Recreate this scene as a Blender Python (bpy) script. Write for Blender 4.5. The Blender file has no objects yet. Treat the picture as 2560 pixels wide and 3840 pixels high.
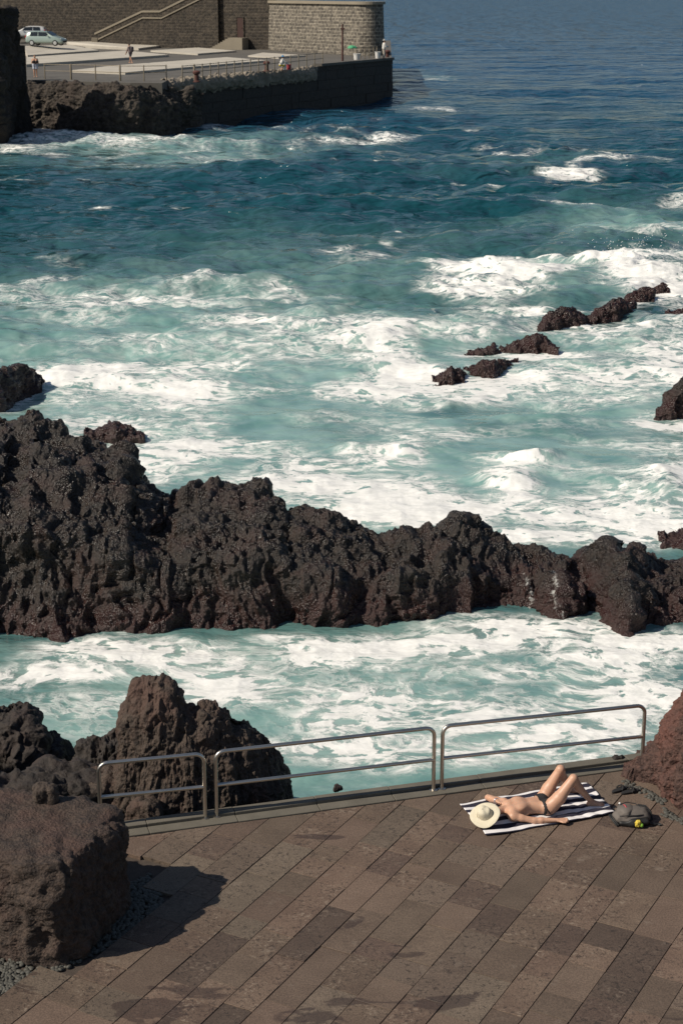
import bpy, bmesh, math, random
import numpy as np
from mathutils import Vector, Matrix

random.seed(7)
R = math.radians
SC = bpy.context.scene
COL = SC.collection

# ------------------------------------------------------------------ camera
CAMZ = 10.8
F = 6500.0                       # focal length in photo pixels (2560 x 3840)
TH = math.atan((1920 + 60) / F)  # pitch below the horizon
cam_d = bpy.data.cameras.new('camera')
cam = bpy.data.objects.new('camera', cam_d)
COL.objects.link(cam)
cam.location = (0, 0, CAMZ)
cam.rotation_euler = (math.pi / 2 - TH, 0, 0)
cam_d.sensor_fit = 'VERTICAL'
cam_d.sensor_height = 36.0
cam_d.lens = F / 3840 * 36.0
cam_d.clip_start = 0.5
cam_d.clip_end = 80000
cam_d.dof.use_dof = True
cam_d.dof.focus_distance = 21.0
cam_d.dof.aperture_fstop = 5.6
SC.camera = cam

# ------------------------------------------------------------------ sky and sun
SUN_EL, SH_AZ = 42.0, 19.0       # shadows run to +X, turned 19 deg towards +Y
w = bpy.data.worlds.new('World')
SC.world = w
w.use_nodes = True
nt = w.node_tree
sky = nt.nodes.new('ShaderNodeTexSky')
sky.sky_type = 'NISHITA'
sky.sun_disc = False
sky.sun_elevation = R(SUN_EL)
sky.sun_rotation = math.atan2(-math.cos(R(SH_AZ)), -math.sin(R(SH_AZ)))
sky.air_density = 1.0
sky.dust_density = 0.8
nt.links.new(sky.outputs[0], nt.nodes['Background'].inputs[0])
nt.nodes['Background'].inputs[1].default_value = 0.068
sl = bpy.data.lights.new('sun', 'SUN')
sl.energy = 4.6
sl.angle = R(0.55)
sl.color = (1.0, 0.91, 0.78)
sun = bpy.data.objects.new('sun', sl)
COL.objects.link(sun)
_L = Vector((math.cos(R(SUN_EL)) * math.cos(R(SH_AZ)), math.cos(R(SUN_EL)) * math.sin(R(SH_AZ)), -math.sin(R(SUN_EL))))
sun.rotation_euler = _L.to_track_quat('-Z', 'Y').to_euler()
sun.location = (-20, -10, 30)
SC.view_settings.view_transform = 'Standard'
SC.view_settings.look = 'None'
SC.view_settings.exposure = 0.0
SC.view_settings.gamma = 1.0
SC.cycles.max_bounces = 5
SC.cycles.sample_clamp_direct = 4.0
SC.cycles.sample_clamp_indirect = 3.0
SC.cycles.diffuse_bounces = 3
SC.cycles.glossy_bounces = 3
SC.cycles.caustics_reflective = False
SC.cycles.caustics_refractive = False

# ------------------------------------------------------------------ measuring helpers
CT, ST = math.cos(TH), math.sin(TH)

def ray(x, y):
    a, b = (x - 1280) / F, (y - 1920) / F
    return Vector((a, CT - b * ST, -ST - b * CT))

def at(x, y, z):                 # the place at height z seen at this spot of the photo
    d = ray(x, y)
    t = (z - CAMZ) / d.z
    return Vector((d.x * t, d.y * t, z))

def atY(x, y, Y):                # the place at distance Y
    d = ray(x, y)
    t = Y / d.y
    return Vector((d.x * t, Y, CAMZ + d.z * t))

# ------------------------------------------------------------------ numpy noise
def _hash(ix, iy, iz, seed):
    h = (ix.astype(np.int64) * 374761393 + iy.astype(np.int64) * 668265263 + iz.astype(np.int64) * 2147483647 + seed * 974711) & 0xFFFFFFFF
    h = ((h ^ (h >> 13)) * 1274126177) & 0xFFFFFFFF
    h = ((h ^ (h >> 16)) * 2246822519) & 0xFFFFFFFF
    return (h ^ (h >> 15)) & 0xFFFFFF

def vnoise(P, seed=0):           # value noise, -1..1
    I = np.floor(P)
    f = P - I
    u = f * f * f * (f * (f * 6 - 15) + 10)
    I = I.astype(np.int64)
    out = 0
    for dx in (0, 1):
        wx = u[:, 0] if dx else 1 - u[:, 0]
        for dy in (0, 1):
            wy = u[:, 1] if dy else 1 - u[:, 1]
            for dz in (0, 1):
                wz = u[:, 2] if dz else 1 - u[:, 2]
                out = out + wx * wy * wz * (_hash(I[:, 0] + dx, I[:, 1] + dy, I[:, 2] + dz, seed) / 8388607.5 - 1)
    return out

def fbm(P, octv=4, seed=0, gain=0.5, ridged=False):
    a, s, tot, out = 1.0, 1.0, 0.0, 0
    for o in range(octv):
        n = vnoise(P * s + o * 17.3, seed + o)
        if ridged:
            n = 1 - 2 * np.abs(n)
        out = out + a * n
        tot += a
        a *= gain
        s *= 2.03
    return out / tot

def worley(P, seed=0):
    I = np.floor(P).astype(np.int64)
    f = P - I
    f1 = np.full(len(P), 9.0)
    f2 = np.full(len(P), 9.0)
    for dx in (-1, 0, 1):
        for dy in (-1, 0, 1):
            for dz in (-1, 0, 1):
                c = I + np.array((dx, dy, dz))
                d = 0
                for k in range(3):
                    h = _hash(c[:, 0], c[:, 1], c[:, 2], seed + 31 * k) / 16777215.0
                    d = d + ((dx, dy, dz)[k] + h - f[:, k]) ** 2
                d = np.sqrt(d)
                f2 = np.minimum(f2, np.maximum(d, f1))
                f1 = np.minimum(f1, d)
    return f1, f2

# ------------------------------------------------------------------ object helpers
def tag(o, label=None, cat=None, group=None, kind=None):
    if label: o['label'] = label
    if cat: o['category'] = cat
    if group: o['group'] = group
    if kind: o['kind'] = kind
    return o

def link(name, me, mat=None, parent=None, loc=None):
    o = bpy.data.objects.new(name, me)
    COL.objects.link(o)
    if me is not None and mat is not None:
        me.materials.append(mat)
    if parent is not None:
        o.parent = parent
    if loc is not None:
        o.location = loc
    return o

def empty(name, loc=(0, 0, 0), rz=0):
    o = bpy.data.objects.new(name, None)
    COL.objects.link(o)
    o.empty_display_size = 0.2
    o.location = loc
    o.rotation_euler = (0, 0, rz)
    return o

def mesh_np(name, V, Q, smooth=True):
    me = bpy.data.meshes.new(name)
    V = np.asarray(V, dtype=np.float32)
    Q = np.asarray(Q, dtype=np.int32)
    n = Q.shape[1]
    me.vertices.add(len(V))
    me.vertices.foreach_set('co', V.ravel())
    me.loops.add(Q.size)
    me.loops.foreach_set('vertex_index', Q.ravel())
    me.polygons.add(len(Q))
    me.polygons.foreach_set('loop_start', np.arange(0, Q.size, n, dtype=np.int32))
    me.polygons.foreach_set('loop_total', np.full(len(Q), n, dtype=np.int32))
    me.polygons.foreach_set('use_smooth', np.full(len(Q), smooth, dtype=bool))
    me.update(calc_edges=True)
    return me

def grid_quads(nr, nc, flip=False):
    i = np.arange(nr - 1)[:, None] * nc + np.arange(nc - 1)[None, :]
    i = i.ravel()
    q = np.stack([i, i + 1, i + nc + 1, i + nc], 1)
    return q[:, ::-1] if flip else q

def normals_np(V, Q):
    N = np.zeros_like(V)
    n = np.cross(V[Q[:, 2]] - V[Q[:, 0]], V[Q[:, 3 % Q.shape[1]]] - V[Q[:, 1]]) if Q.shape[1] == 4 else np.cross(V[Q[:, 1]] - V[Q[:, 0]], V[Q[:, 2]] - V[Q[:, 0]])
    for k in range(Q.shape[1]):
        for a in range(3):
            N[:, a] += np.bincount(Q[:, k], n[:, a], len(V))
    return N / (np.linalg.norm(N, axis=1, keepdims=True) + 1e-9)

def set_attr(me, name, arr):
    a = me.attributes.new(name, 'FLOAT', 'POINT')
    a.data.foreach_set('value', np.asarray(arr, dtype=np.float32))

class MB:                        # collects faces, builds one mesh
    def __init__(s):
        s.v = []; s.f = []
    def add(s, vs, fs):
        b = len(s.v)
        s.v += [tuple(v) for v in vs]
        s.f += [tuple(i + b for i in f) for f in fs]
        return s
    def box(s, x0, x1, y0, y1, z0, z1):
        v = [(x, y, z) for z in (z0, z1) for y in (y0, y1) for x in (x0, x1)]
        return s.add(v, [(0, 2, 3, 1), (4, 5, 7, 6), (0, 1, 5, 4), (2, 6, 7, 3), (0, 4, 6, 2), (1, 3, 7, 5)])
    def prism(s, poly, z0, z1):  # poly: xy points, counter-clockwise
        a = sum(poly[i][0] * poly[(i + 1) % len(poly)][1] - poly[(i + 1) % len(poly)][0] * poly[i][1] for i in range(len(poly)))
        if a < 0: poly = poly[::-1]
        n = len(poly)
        z0s = z0 if hasattr(z0, '__len__') else [z0] * n
        z1s = z1 if hasattr(z1, '__len__') else [z1] * n
        if a < 0:
            z0s, z1s = list(z0s)[::-1], list(z1s)[::-1]
        v = [(p[0], p[1], z0s[i]) for i, p in enumerate(poly)] + [(p[0], p[1], z1s[i]) for i, p in enumerate(poly)]
        f = [tuple(range(n - 1, -1, -1)), tuple(range(n, 2 * n))]
        f += [(i, (i + 1) % n, n + (i + 1) % n, n + i) for i in range(n)]
        return s.add(v, f)
    def tube(s, pts, r, seg=10, cap=True):
        pts = [Vector(p) for p in pts]
        rs = r if hasattr(r, '__len__') else [r] * len(pts)
        rings = []
        up = None
        for i, p in enumerate(pts):
            t = (pts[min(i + 1, len(pts) - 1)] - pts[max(i - 1, 0)]).normalized()
            if up is None:
                up = Vector((0, 0, 1)) if abs(t.z) < 0.9 else Vector((1, 0, 0))
            a = t.cross(up).normalized()
            up = a.cross(t).normalized()
            rings.append([p + (a * math.cos(k * 2 * math.pi / seg) + up * math.sin(k * 2 * math.pi / seg)) * rs[i] for k in range(seg)])
        v = [q for rg in rings for q in rg]
        f = []
        for i in range(len(pts) - 1):
            for k in range(seg):
                f.append((i * seg + k, i * seg + (k + 1) % seg, (i + 1) * seg + (k + 1) % seg, (i + 1) * seg + k))
        if cap:
            f.append(tuple(range(seg - 1, -1, -1)))
            f.append(tuple(range((len(pts) - 1) * seg, len(pts) * seg)))
        return s.add(v, f)
    def lathe(s, prof, seg=24, c=(0, 0, 0)):
        v = []
        for (r, z) in prof:
            for k in range(seg):
                a = 2 * math.pi * k / seg
                v.append((c[0] + r * math.cos(a), c[1] + r * math.sin(a), c[2] + z))
        f = []
        for i in range(len(prof) - 1):
            for k in range(seg):
                f.append((i * seg + k, i * seg + (k + 1) % seg, (i + 1) * seg + (k + 1) % seg, (i + 1) * seg + k))
        f.append(tuple(range(seg - 1, -1, -1)))
        f.append(tuple(range((len(prof) - 1) * seg, len(prof) * seg)))
        return s.add(v, f)
    def build(s, name, mat=None, parent=None, smooth=False, bevel=0, loc=None):
        me = bpy.data.meshes.new(name)
        me.from_pydata(s.v, [], s.f)
        if smooth:
            me.polygons.foreach_set('use_smooth', [True] * len(me.polygons))
        me.update()
        o = link(name, me, mat, parent, loc)
        if smooth:
            me.set_sharp_from_angle(angle=R(45))
        if bevel:
            m = o.modifiers.new('bevel', 'BEVEL')
            m.width = bevel; m.segments = 2; m.limit_method = 'ANGLE'
        return o

def surface_nets(f, org, h):
    s = f < 0
    c = np.zeros([n - 1 for n in f.shape], int)
    sl = (slice(0, -1), slice(1, None))
    for a in (0, 1):
        for b in (0, 1):
            for d in (0, 1):
                c += s[sl[a], sl[b], sl[d]]
    m = (c > 0) & (c < 8)
    idx = np.full(m.shape, -1, int)
    idx[m] = np.arange(m.sum())
    acc = np.zeros((m.sum(), 3))
    cnt = np.zeros(m.sum())
    for ax in range(3):
        o1, o2 = [k for k in range(3) if k != ax]
        for b in (0, 1):
            for d in (0, 1):
                A = [None] * 3; B = [None] * 3
                A[ax] = sl[0]; B[ax] = sl[1]
                A[o1] = B[o1] = sl[b]; A[o2] = B[o2] = sl[d]
                fa, fb = f[tuple(A)][m], f[tuple(B)][m]
                x = (fa < 0) != (fb < 0)
                t = np.where(x, fa / np.where(x, fa - fb, 1), 0)
                off = np.zeros((len(t), 3))
                off[:, ax] = t; off[:, o1] = b; off[:, o2] = d
                acc[x] += off[x]
                cnt[x] += 1
    V = (np.argwhere(m) + acc / cnt[:, None]) * h + np.array(org)
    Q = []
    for ax in range(3):
        o1, o2 = (ax + 1) % 3, (ax + 2) % 3
        A = [slice(None)] * 3; B = [slice(None)] * 3
        A[ax] = sl[0]; B[ax] = sl[1]
        x = s[tuple(A)] != s[tuple(B)]
        x = x.copy()
        k = [slice(None)] * 3
        for o in (o1, o2):
            for e in (0, -1):
                k2 = [slice(None)] * 3; k2[o] = e
                x[tuple(k2)] = False
        e = np.argwhere(x)
        if not len(e): continue
        u1 = np.zeros(3, int); u1[o1] = 1
        u2 = np.zeros(3, int); u2[o2] = 1
        q = np.stack([idx[tuple((e - u1 - u2).T)], idx[tuple((e - u2).T)], idx[tuple(e.T)], idx[tuple((e - u1).T)]], 1)
        ins = s[tuple(A)][x]
        q[~ins] = q[~ins][:, ::-1]
        Q.append(q)
    return V, np.concatenate(Q)

def sdf_mesh(name, prims, h, k=0.03, noise=None, pad=0.05):
    """prims: ('c', a, b, ra, rb) tapered capsules, ('e', centre, radii, 3x3 or None) ellipsoids, smoothly united"""
    lo = np.full(3, 1e9); hi = -lo
    for p in prims:
        if p[0] == 'c':
            for q, r in ((p[1], p[3]), (p[2], p[4])):
                lo = np.minimum(lo, np.array(q) - r); hi = np.maximum(hi, np.array(q) + r)
        else:
            r = max(p[2])
            lo = np.minimum(lo, np.array(p[1]) - r); hi = np.maximum(hi, np.array(p[1]) + r)
    lo -= pad; hi += pad
    n = np.ceil((hi - lo) / h).astype(int) + 1
    ax = [lo[i] + np.arange(n[i]) * h for i in range(3)]
    G = np.full(n, 1.0, dtype=np.float32)
    for p in prims:
        kk = p[5] if len(p) > 5 else k
        if p[0] == 'c':
            a, b = np.array(p[1], float), np.array(p[2], float)
            rm = max(p[3], p[4]) + 0.12
            l2, h2 = np.minimum(a, b) - rm, np.maximum(a, b) + rm
        else:
            rm = max(p[2]) + 0.12
            l2, h2 = np.array(p[1]) - rm, np.array(p[1]) + rm
        i0 = np.clip(((l2 - lo) / h).astype(int), 0, n - 1); i1 = np.clip(((h2 - lo) / h).astype(int) + 2, 1, n)
        X = np.meshgrid(*[ax[i][i0[i]:i1[i]] for i in range(3)], indexing='ij')
        P = np.stack(X, -1)
        if p[0] == 'c':
            d = b - a
            t = np.clip(((P - a) @ d) / (d @ d + 1e-12), 0, 1)
            D = np.linalg.norm(P - a - t[..., None] * d, axis=-1) - (p[3] + (p[4] - p[3]) * t)
        else:
            L = P - np.array(p[1])
            if p[3] is not None: L = L @ np.array(p[3])
            q = np.linalg.norm(L / np.array(p[2]), axis=-1)
            D = (q - 1) * min(p[2]) * (0.5 + 0.5 * max(p[2]) / min(p[2])) ** 0.5
        S = tuple(slice(i0[i], i1[i]) for i in range(3))
        g = G[S]
        hh = np.clip(0.5 + 0.5 * (g - D) / kk, 0, 1)
        G[S] = D * hh + g * (1 - hh) - kk * hh * (1 - hh)
    if noise is not None:
        X = np.meshgrid(*ax, indexing='ij')
        P = np.stack(X, -1).reshape(-1, 3)
        near = np.abs(G.ravel()) < 0.08
        add = np.zeros(len(P)); add[near] = noise(P[near])
        G = G + add.reshape(G.shape)
    return surface_nets(G, lo, h)

# ------------------------------------------------------------------ materials
class NT:
    def __init__(s, name):
        s.m = bpy.data.materials.new(name)
        s.m.use_nodes = True
        s.t = s.m.node_tree
        s.b = s.t.nodes['Principled BSDF']
    def n(s, typ, **kw):
        nd = s.t.nodes.new('ShaderNode' + typ)
        for k, v in kw.items():
            if k in nd.inputs: nd.inputs[k].default_value = v
            else: setattr(nd, k, v)
        return nd
    def l(s, a, b):
        s.t.links.new(a, b)
    def inp(s, sock, v):
        if hasattr(v, 'is_output'): s.l(v, sock)
        elif v is not None: sock.default_value = v
    def math(s, op, a, b=None, c=None, clamp=False):
        nd = s.n('Math', operation=op); nd.use_clamp = clamp
        for i, v in enumerate((a, b, c)): s.inp(nd.inputs[i], v)
        return nd.outputs[0]
    def vmath(s, op, a, b=None):
        nd = s.n('VectorMath', operation=op)
        s.inp(nd.inputs[0], a); s.inp(nd.inputs[1], b)
        return nd.outputs[0]
    def sstep(s, x, a, b):
        nd = s.n('MapRange', interpolation_type='SMOOTHSTEP')
        s.inp(nd.inputs[0], x)
        s.inp(nd.inputs[1], a); s.inp(nd.inputs[2], b)
        return nd.outputs[0]
    def mix(s, f, a, b, mode='MIX'):
        nd = s.n('Mix', data_type='RGBA', blend_type=mode)
        s.inp(nd.inputs[0], f)
        for i, v in ((6, a), (7, b)):
            if isinstance(v, tuple) and len(v) == 3: v = v + (1,)
            s.inp(nd.inputs[i], v)
        return nd.outputs[2]
    def noise(s, vec, scale, detail=4, rough=0.5, dist=0.0):
        nd = s.n('TexNoise')
        s.inp(nd.inputs['Vector'], vec)
        nd.inputs['Scale'].default_value = scale
        nd.inputs['Detail'].default_value = detail
        nd.inputs['Roughness'].default_value = rough
        nd.inputs['Distortion'].default_value = dist
        return nd
    def voro(s, vec, scale, feature='F1'):
        nd = s.n('TexVoronoi', feature=feature)
        s.inp(nd.inputs['Vector'], vec)
        nd.inputs['Scale'].default_value = scale
        return nd.outputs['Distance']
    def pos(s):
        return s.n('NewGeometry').outputs['Position']
    def obj(s):
        return s.n('TexCoord').outputs['Object']
    def attr(s, name):
        return s.n('Attribute', attribute_name=name).outputs['Fac']
    def bump(s, h, strength, dist=0.02, prev=None):
        nd = s.n('Bump')
        nd.inputs['Strength'].default_value = strength
        nd.inputs['Distance'].default_value = dist
        s.l(h, nd.inputs['Height'])
        if prev is not None: s.l(prev, nd.inputs['Normal'])
        return nd.outputs[0]
    def set(s, color=None, rough=None, metal=None, normal=None, spec=None, **kw):
        if isinstance(color, tuple): color = color + (1,) if len(color) == 3 else color
        s.inp(s.b.inputs['Base Color'], color)
        s.inp(s.b.inputs['Roughness'], rough)
        s.inp(s.b.inputs['Metallic'], metal)
        s.inp(s.b.inputs['Normal'], normal)
        s.inp(s.b.inputs['Specular IOR Level'], spec)
        return s.m

def plain(name, color, rough=0.6, metal=0.0, var=0.12, scale=8, bump=0.0, bscale=60):
    t = NT(name)
    p = t.obj()
    n = t.noise(p, scale, 5, 0.6).outputs[0]
    c = t.mix(n, tuple(v * (1 - var * 2) for v in color), tuple(min(1, v * (1 + var * 2)) for v in color))
    nrm = t.bump(t.noise(p, bscale, 4).outputs[0], bump, 0.01) if bump else None
    return t.set(c, rough, metal, nrm)

def rock_mat(name, c_dark, c_mid, c_red, rough=0.75, wet=0.0, scale=1.0, bump=0.5):
    t = NT(name)
    p = t.pos()
    big = t.noise(p, 0.9 * scale, 5, 0.6).outputs[0]
    fine = t.noise(p, 9 * scale, 8, 0.7).outputs[0]
    grit = t.noise(p, 40 * scale, 5, 0.7).outputs[0]
    c = t.mix(t.sstep(fine, 0.3, 0.7), c_dark, c_mid)
    c = t.mix(t.math('MULTIPLY', t.sstep(big, 0.45, 0.68), 0.8), c, c_red)
    sp = t.sstep(grit, 0.62, 0.78)
    c = t.mix(t.math('MULTIPLY', sp, 0.35), c, tuple(min(1, v * 2.4) for v in c_mid))
    pit = t.voro(p, 16 * scale)
    h = t.math('ADD', t.math('MULTIPLY', fine, 0.8), t.math('MULTIPLY', grit, 0.35))
    h = t.math('ADD', h, t.math('MULTIPLY', pit, 0.5))
    nrm = t.bump(h, bump, 0.06 / scale)
    if name == 'wet_lava':
        sz = t.n('SeparateXYZ'); t.l(p, sz.inputs[0])
        alg = t.math('MULTIPLY', t.sstep(t.math('MULTIPLY_ADD', big, 0.9, t.math('MULTIPLY', sz.outputs[2], -1.0)), -0.35, 0.25), 0.75)
        c = t.mix(alg, c, (0.034, 0.011, 0.009))
        run = t.math('MULTIPLY', t.attr('run'), t.sstep(t.math('ADD', fine, t.math('MULTIPLY', t.attr('run'), 0.22)), 0.66, 0.84))
        c = t.mix(t.math('MULTIPLY', run, 0.7), c, (0.62, 0.62, 0.59))
    if wet:
        wn = t.noise(p, 2.2 * scale, 4, 0.6).outputs[0]
        r = t.math('SUBTRACT', rough, t.math('MULTIPLY', t.sstep(wn, 0.38, 0.6), wet))
        return t.set(c, r, 0.0, nrm)
    return t.set(c, rough, 0.0, nrm)

M = {}
M['ridge'] = rock_mat('wet_lava', (0.006, 0.0045, 0.0037), (0.036, 0.0255, 0.0185), (0.037, 0.019, 0.014), 0.58, 0.40, 1.5, 1.0)
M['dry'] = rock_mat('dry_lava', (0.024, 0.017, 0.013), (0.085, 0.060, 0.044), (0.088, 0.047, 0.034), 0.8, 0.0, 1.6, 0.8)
M['red'] = rock_mat('red_lava', (0.020, 0.014, 0.0115), (0.080, 0.054, 0.040), (0.078, 0.043, 0.032), 0.85, 0.0, 2.0, 0.9)
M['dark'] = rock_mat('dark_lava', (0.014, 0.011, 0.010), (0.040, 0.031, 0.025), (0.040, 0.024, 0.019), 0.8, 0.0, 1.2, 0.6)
M['headland'] = rock_mat('headland_lava', (0.008, 0.007, 0.006), (0.030, 0.023, 0.018), (0.028, 0.018, 0.013), 0.9, 0.0, 0.3, 0.8)
M['far_rock'] = rock_mat('far_lava', (0.012, 0.010, 0.009), (0.085, 0.068, 0.052), (0.05, 0.035, 0.027), 0.9, 0.0, 0.3, 0.8)

# paving stone: three finishes
def paver_mat(name, ca, cb, pits):
    t = NT(name)
    p = t.pos()
    rnd = t.n('ObjectInfo').outputs['Random']
    off = t.n('CombineXYZ'); t.l(t.math('MULTIPLY', rnd, 40.0), off.inputs[2])
    q = t.vmath('ADD', p, off.outputs[0])
    big = t.noise(q, 2.2, 5, 0.6).outputs[0]
    fine = t.noise(q, 55, 6, 0.65).outputs[0]
    c = t.mix(t.sstep(big, 0.3, 0.7), ca, cb)
    c = t.mix(0.75, c, t.mix(t.sstep(fine, 0.25, 0.75), (0.35, 0.33, 0.32), (1.30, 1.24, 1.18)), 'MULTIPLY')
    c = t.mix(1.0, c, t.mix(t.math('FRACT', t.math('MULTIPLY', rnd, 7.31)), (1.04, 0.97, 0.94), (0.98, 0.98, 0.93)), 'MULTIPLY')
    br = t.math('MULTIPLY_ADD', t.math('FRACT', t.math('MULTIPLY', rnd, 13.7)), 0.52, 0.97)
    bc = t.n('CombineColor')
    for i in range(3): t.l(br, bc.inputs[i])
    c = t.mix(1.0, c, bc.outputs[0], 'MULTIPLY')
    h = fine
    if pits:
        pv = t.noise(q, 21, 4, 0.62, 0.6).outputs[0]
        zone = t.noise(q, 3.0, 3, 0.5).outputs[0]
        hole = t.math('MULTIPLY', t.sstep(pv, 0.57, 0.65), t.sstep(zone, 0.34, 0.48))
        pale = t.math('MULTIPLY', t.sstep(pv, 0.46, 0.36), t.sstep(zone, 0.42, 0.66))
        c = t.mix(t.math('MULTIPLY', pale, 0.6 * pits), c, (0.28, 0.225, 0.17))
        c = t.mix(t.math('MULTIPLY', hole, 0.6), c, (0.022, 0.016, 0.013))
        h = t.math('SUBTRACT', fine, t.math('MULTIPLY', hole, 1.6))
    # damp stains with a shape of their own, lying across several stones
    st = t.n('Mapping'); t.l(p, st.inputs['Vector']); st.inputs['Scale'].default_value = (0.75, 1.5, 1)
    sn = t.noise(st.outputs[0], 1.25, 4, 0.55, 0.5).outputs[0]
    sx = t.n('SeparateXYZ'); t.l(p, sx.inputs[0])
    left = t.sstep(sx.outputs[0], 1.5, -2.6)
    front = t.sstep(sx.outputs[1], 17.2, 15.2)
    thr = t.math('MULTIPLY', t.math('MULTIPLY_ADD', left, 0.65, 0.35), front)
    stain = t.sstep(t.math('MULTIPLY_ADD', thr, 0.115, sn), 0.668, 0.70)
    c = t.mix(t.math('MULTIPLY', stain, 0.62), c, (0.035, 0.021, 0.017))
    # pale grout dust and lichen flecks
    fl = t.noise(p, 3.1, 6, 0.72).outputs[0]
    c = t.mix(t.math('MULTIPLY', t.sstep(fl, 0.58, 0.74), 0.5), c, (0.23, 0.185, 0.145))
    rgh = t.math('SUBTRACT', 0.86, t.math('MULTIPLY', stain, 0.22))
    return t.set(c, rgh, 0.0, t.bump(h, 0.55, 0.008))
M['paver_a'] = paver_mat('basalt_smooth', (0.096, 0.071, 0.055), (0.122, 0.092, 0.072), 0)
M['paver_b'] = paver_mat('basalt_pitted', (0.098, 0.070, 0.054), (0.128, 0.095, 0.073), 1.0)
M['paver_c'] = paver_mat('basalt_dark', (0.068, 0.048, 0.039), (0.086, 0.062, 0.050), 0.5)
M['paver_d'] = paver_mat('basalt_grey', (0.100, 0.079, 0.062), (0.122, 0.097, 0.077), 0.25)
M['joint'] = plain('joint_sand', (0.062, 0.047, 0.037), 0.95, 0, 0.3, 12, 0.5, 120)
M['kerb'] = plain('kerb_stone', (0.125, 0.112, 0.088), 0.85, 0, 0.2, 3.0, 0.4, 80)

def steel_mat():
    t = NT('brushed_steel')
    p = t.obj()
    n = t.noise(p, 6, 5, 0.6).outputs[0]
    c = t.mix(n, (0.48, 0.44, 0.38), (0.68, 0.63, 0.56))
    rust = t.sstep(t.noise(p, 14, 5, 0.7).outputs[0], 0.66, 0.74)
    c = t.mix(t.math('MULTIPLY', rust, 0.5), c, (0.22, 0.10, 0.045))
    return t.set(c, t.math('MULTIPLY_ADD', n, 0.15, 0.22), 0.95)
M['steel'] = steel_mat()

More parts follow.
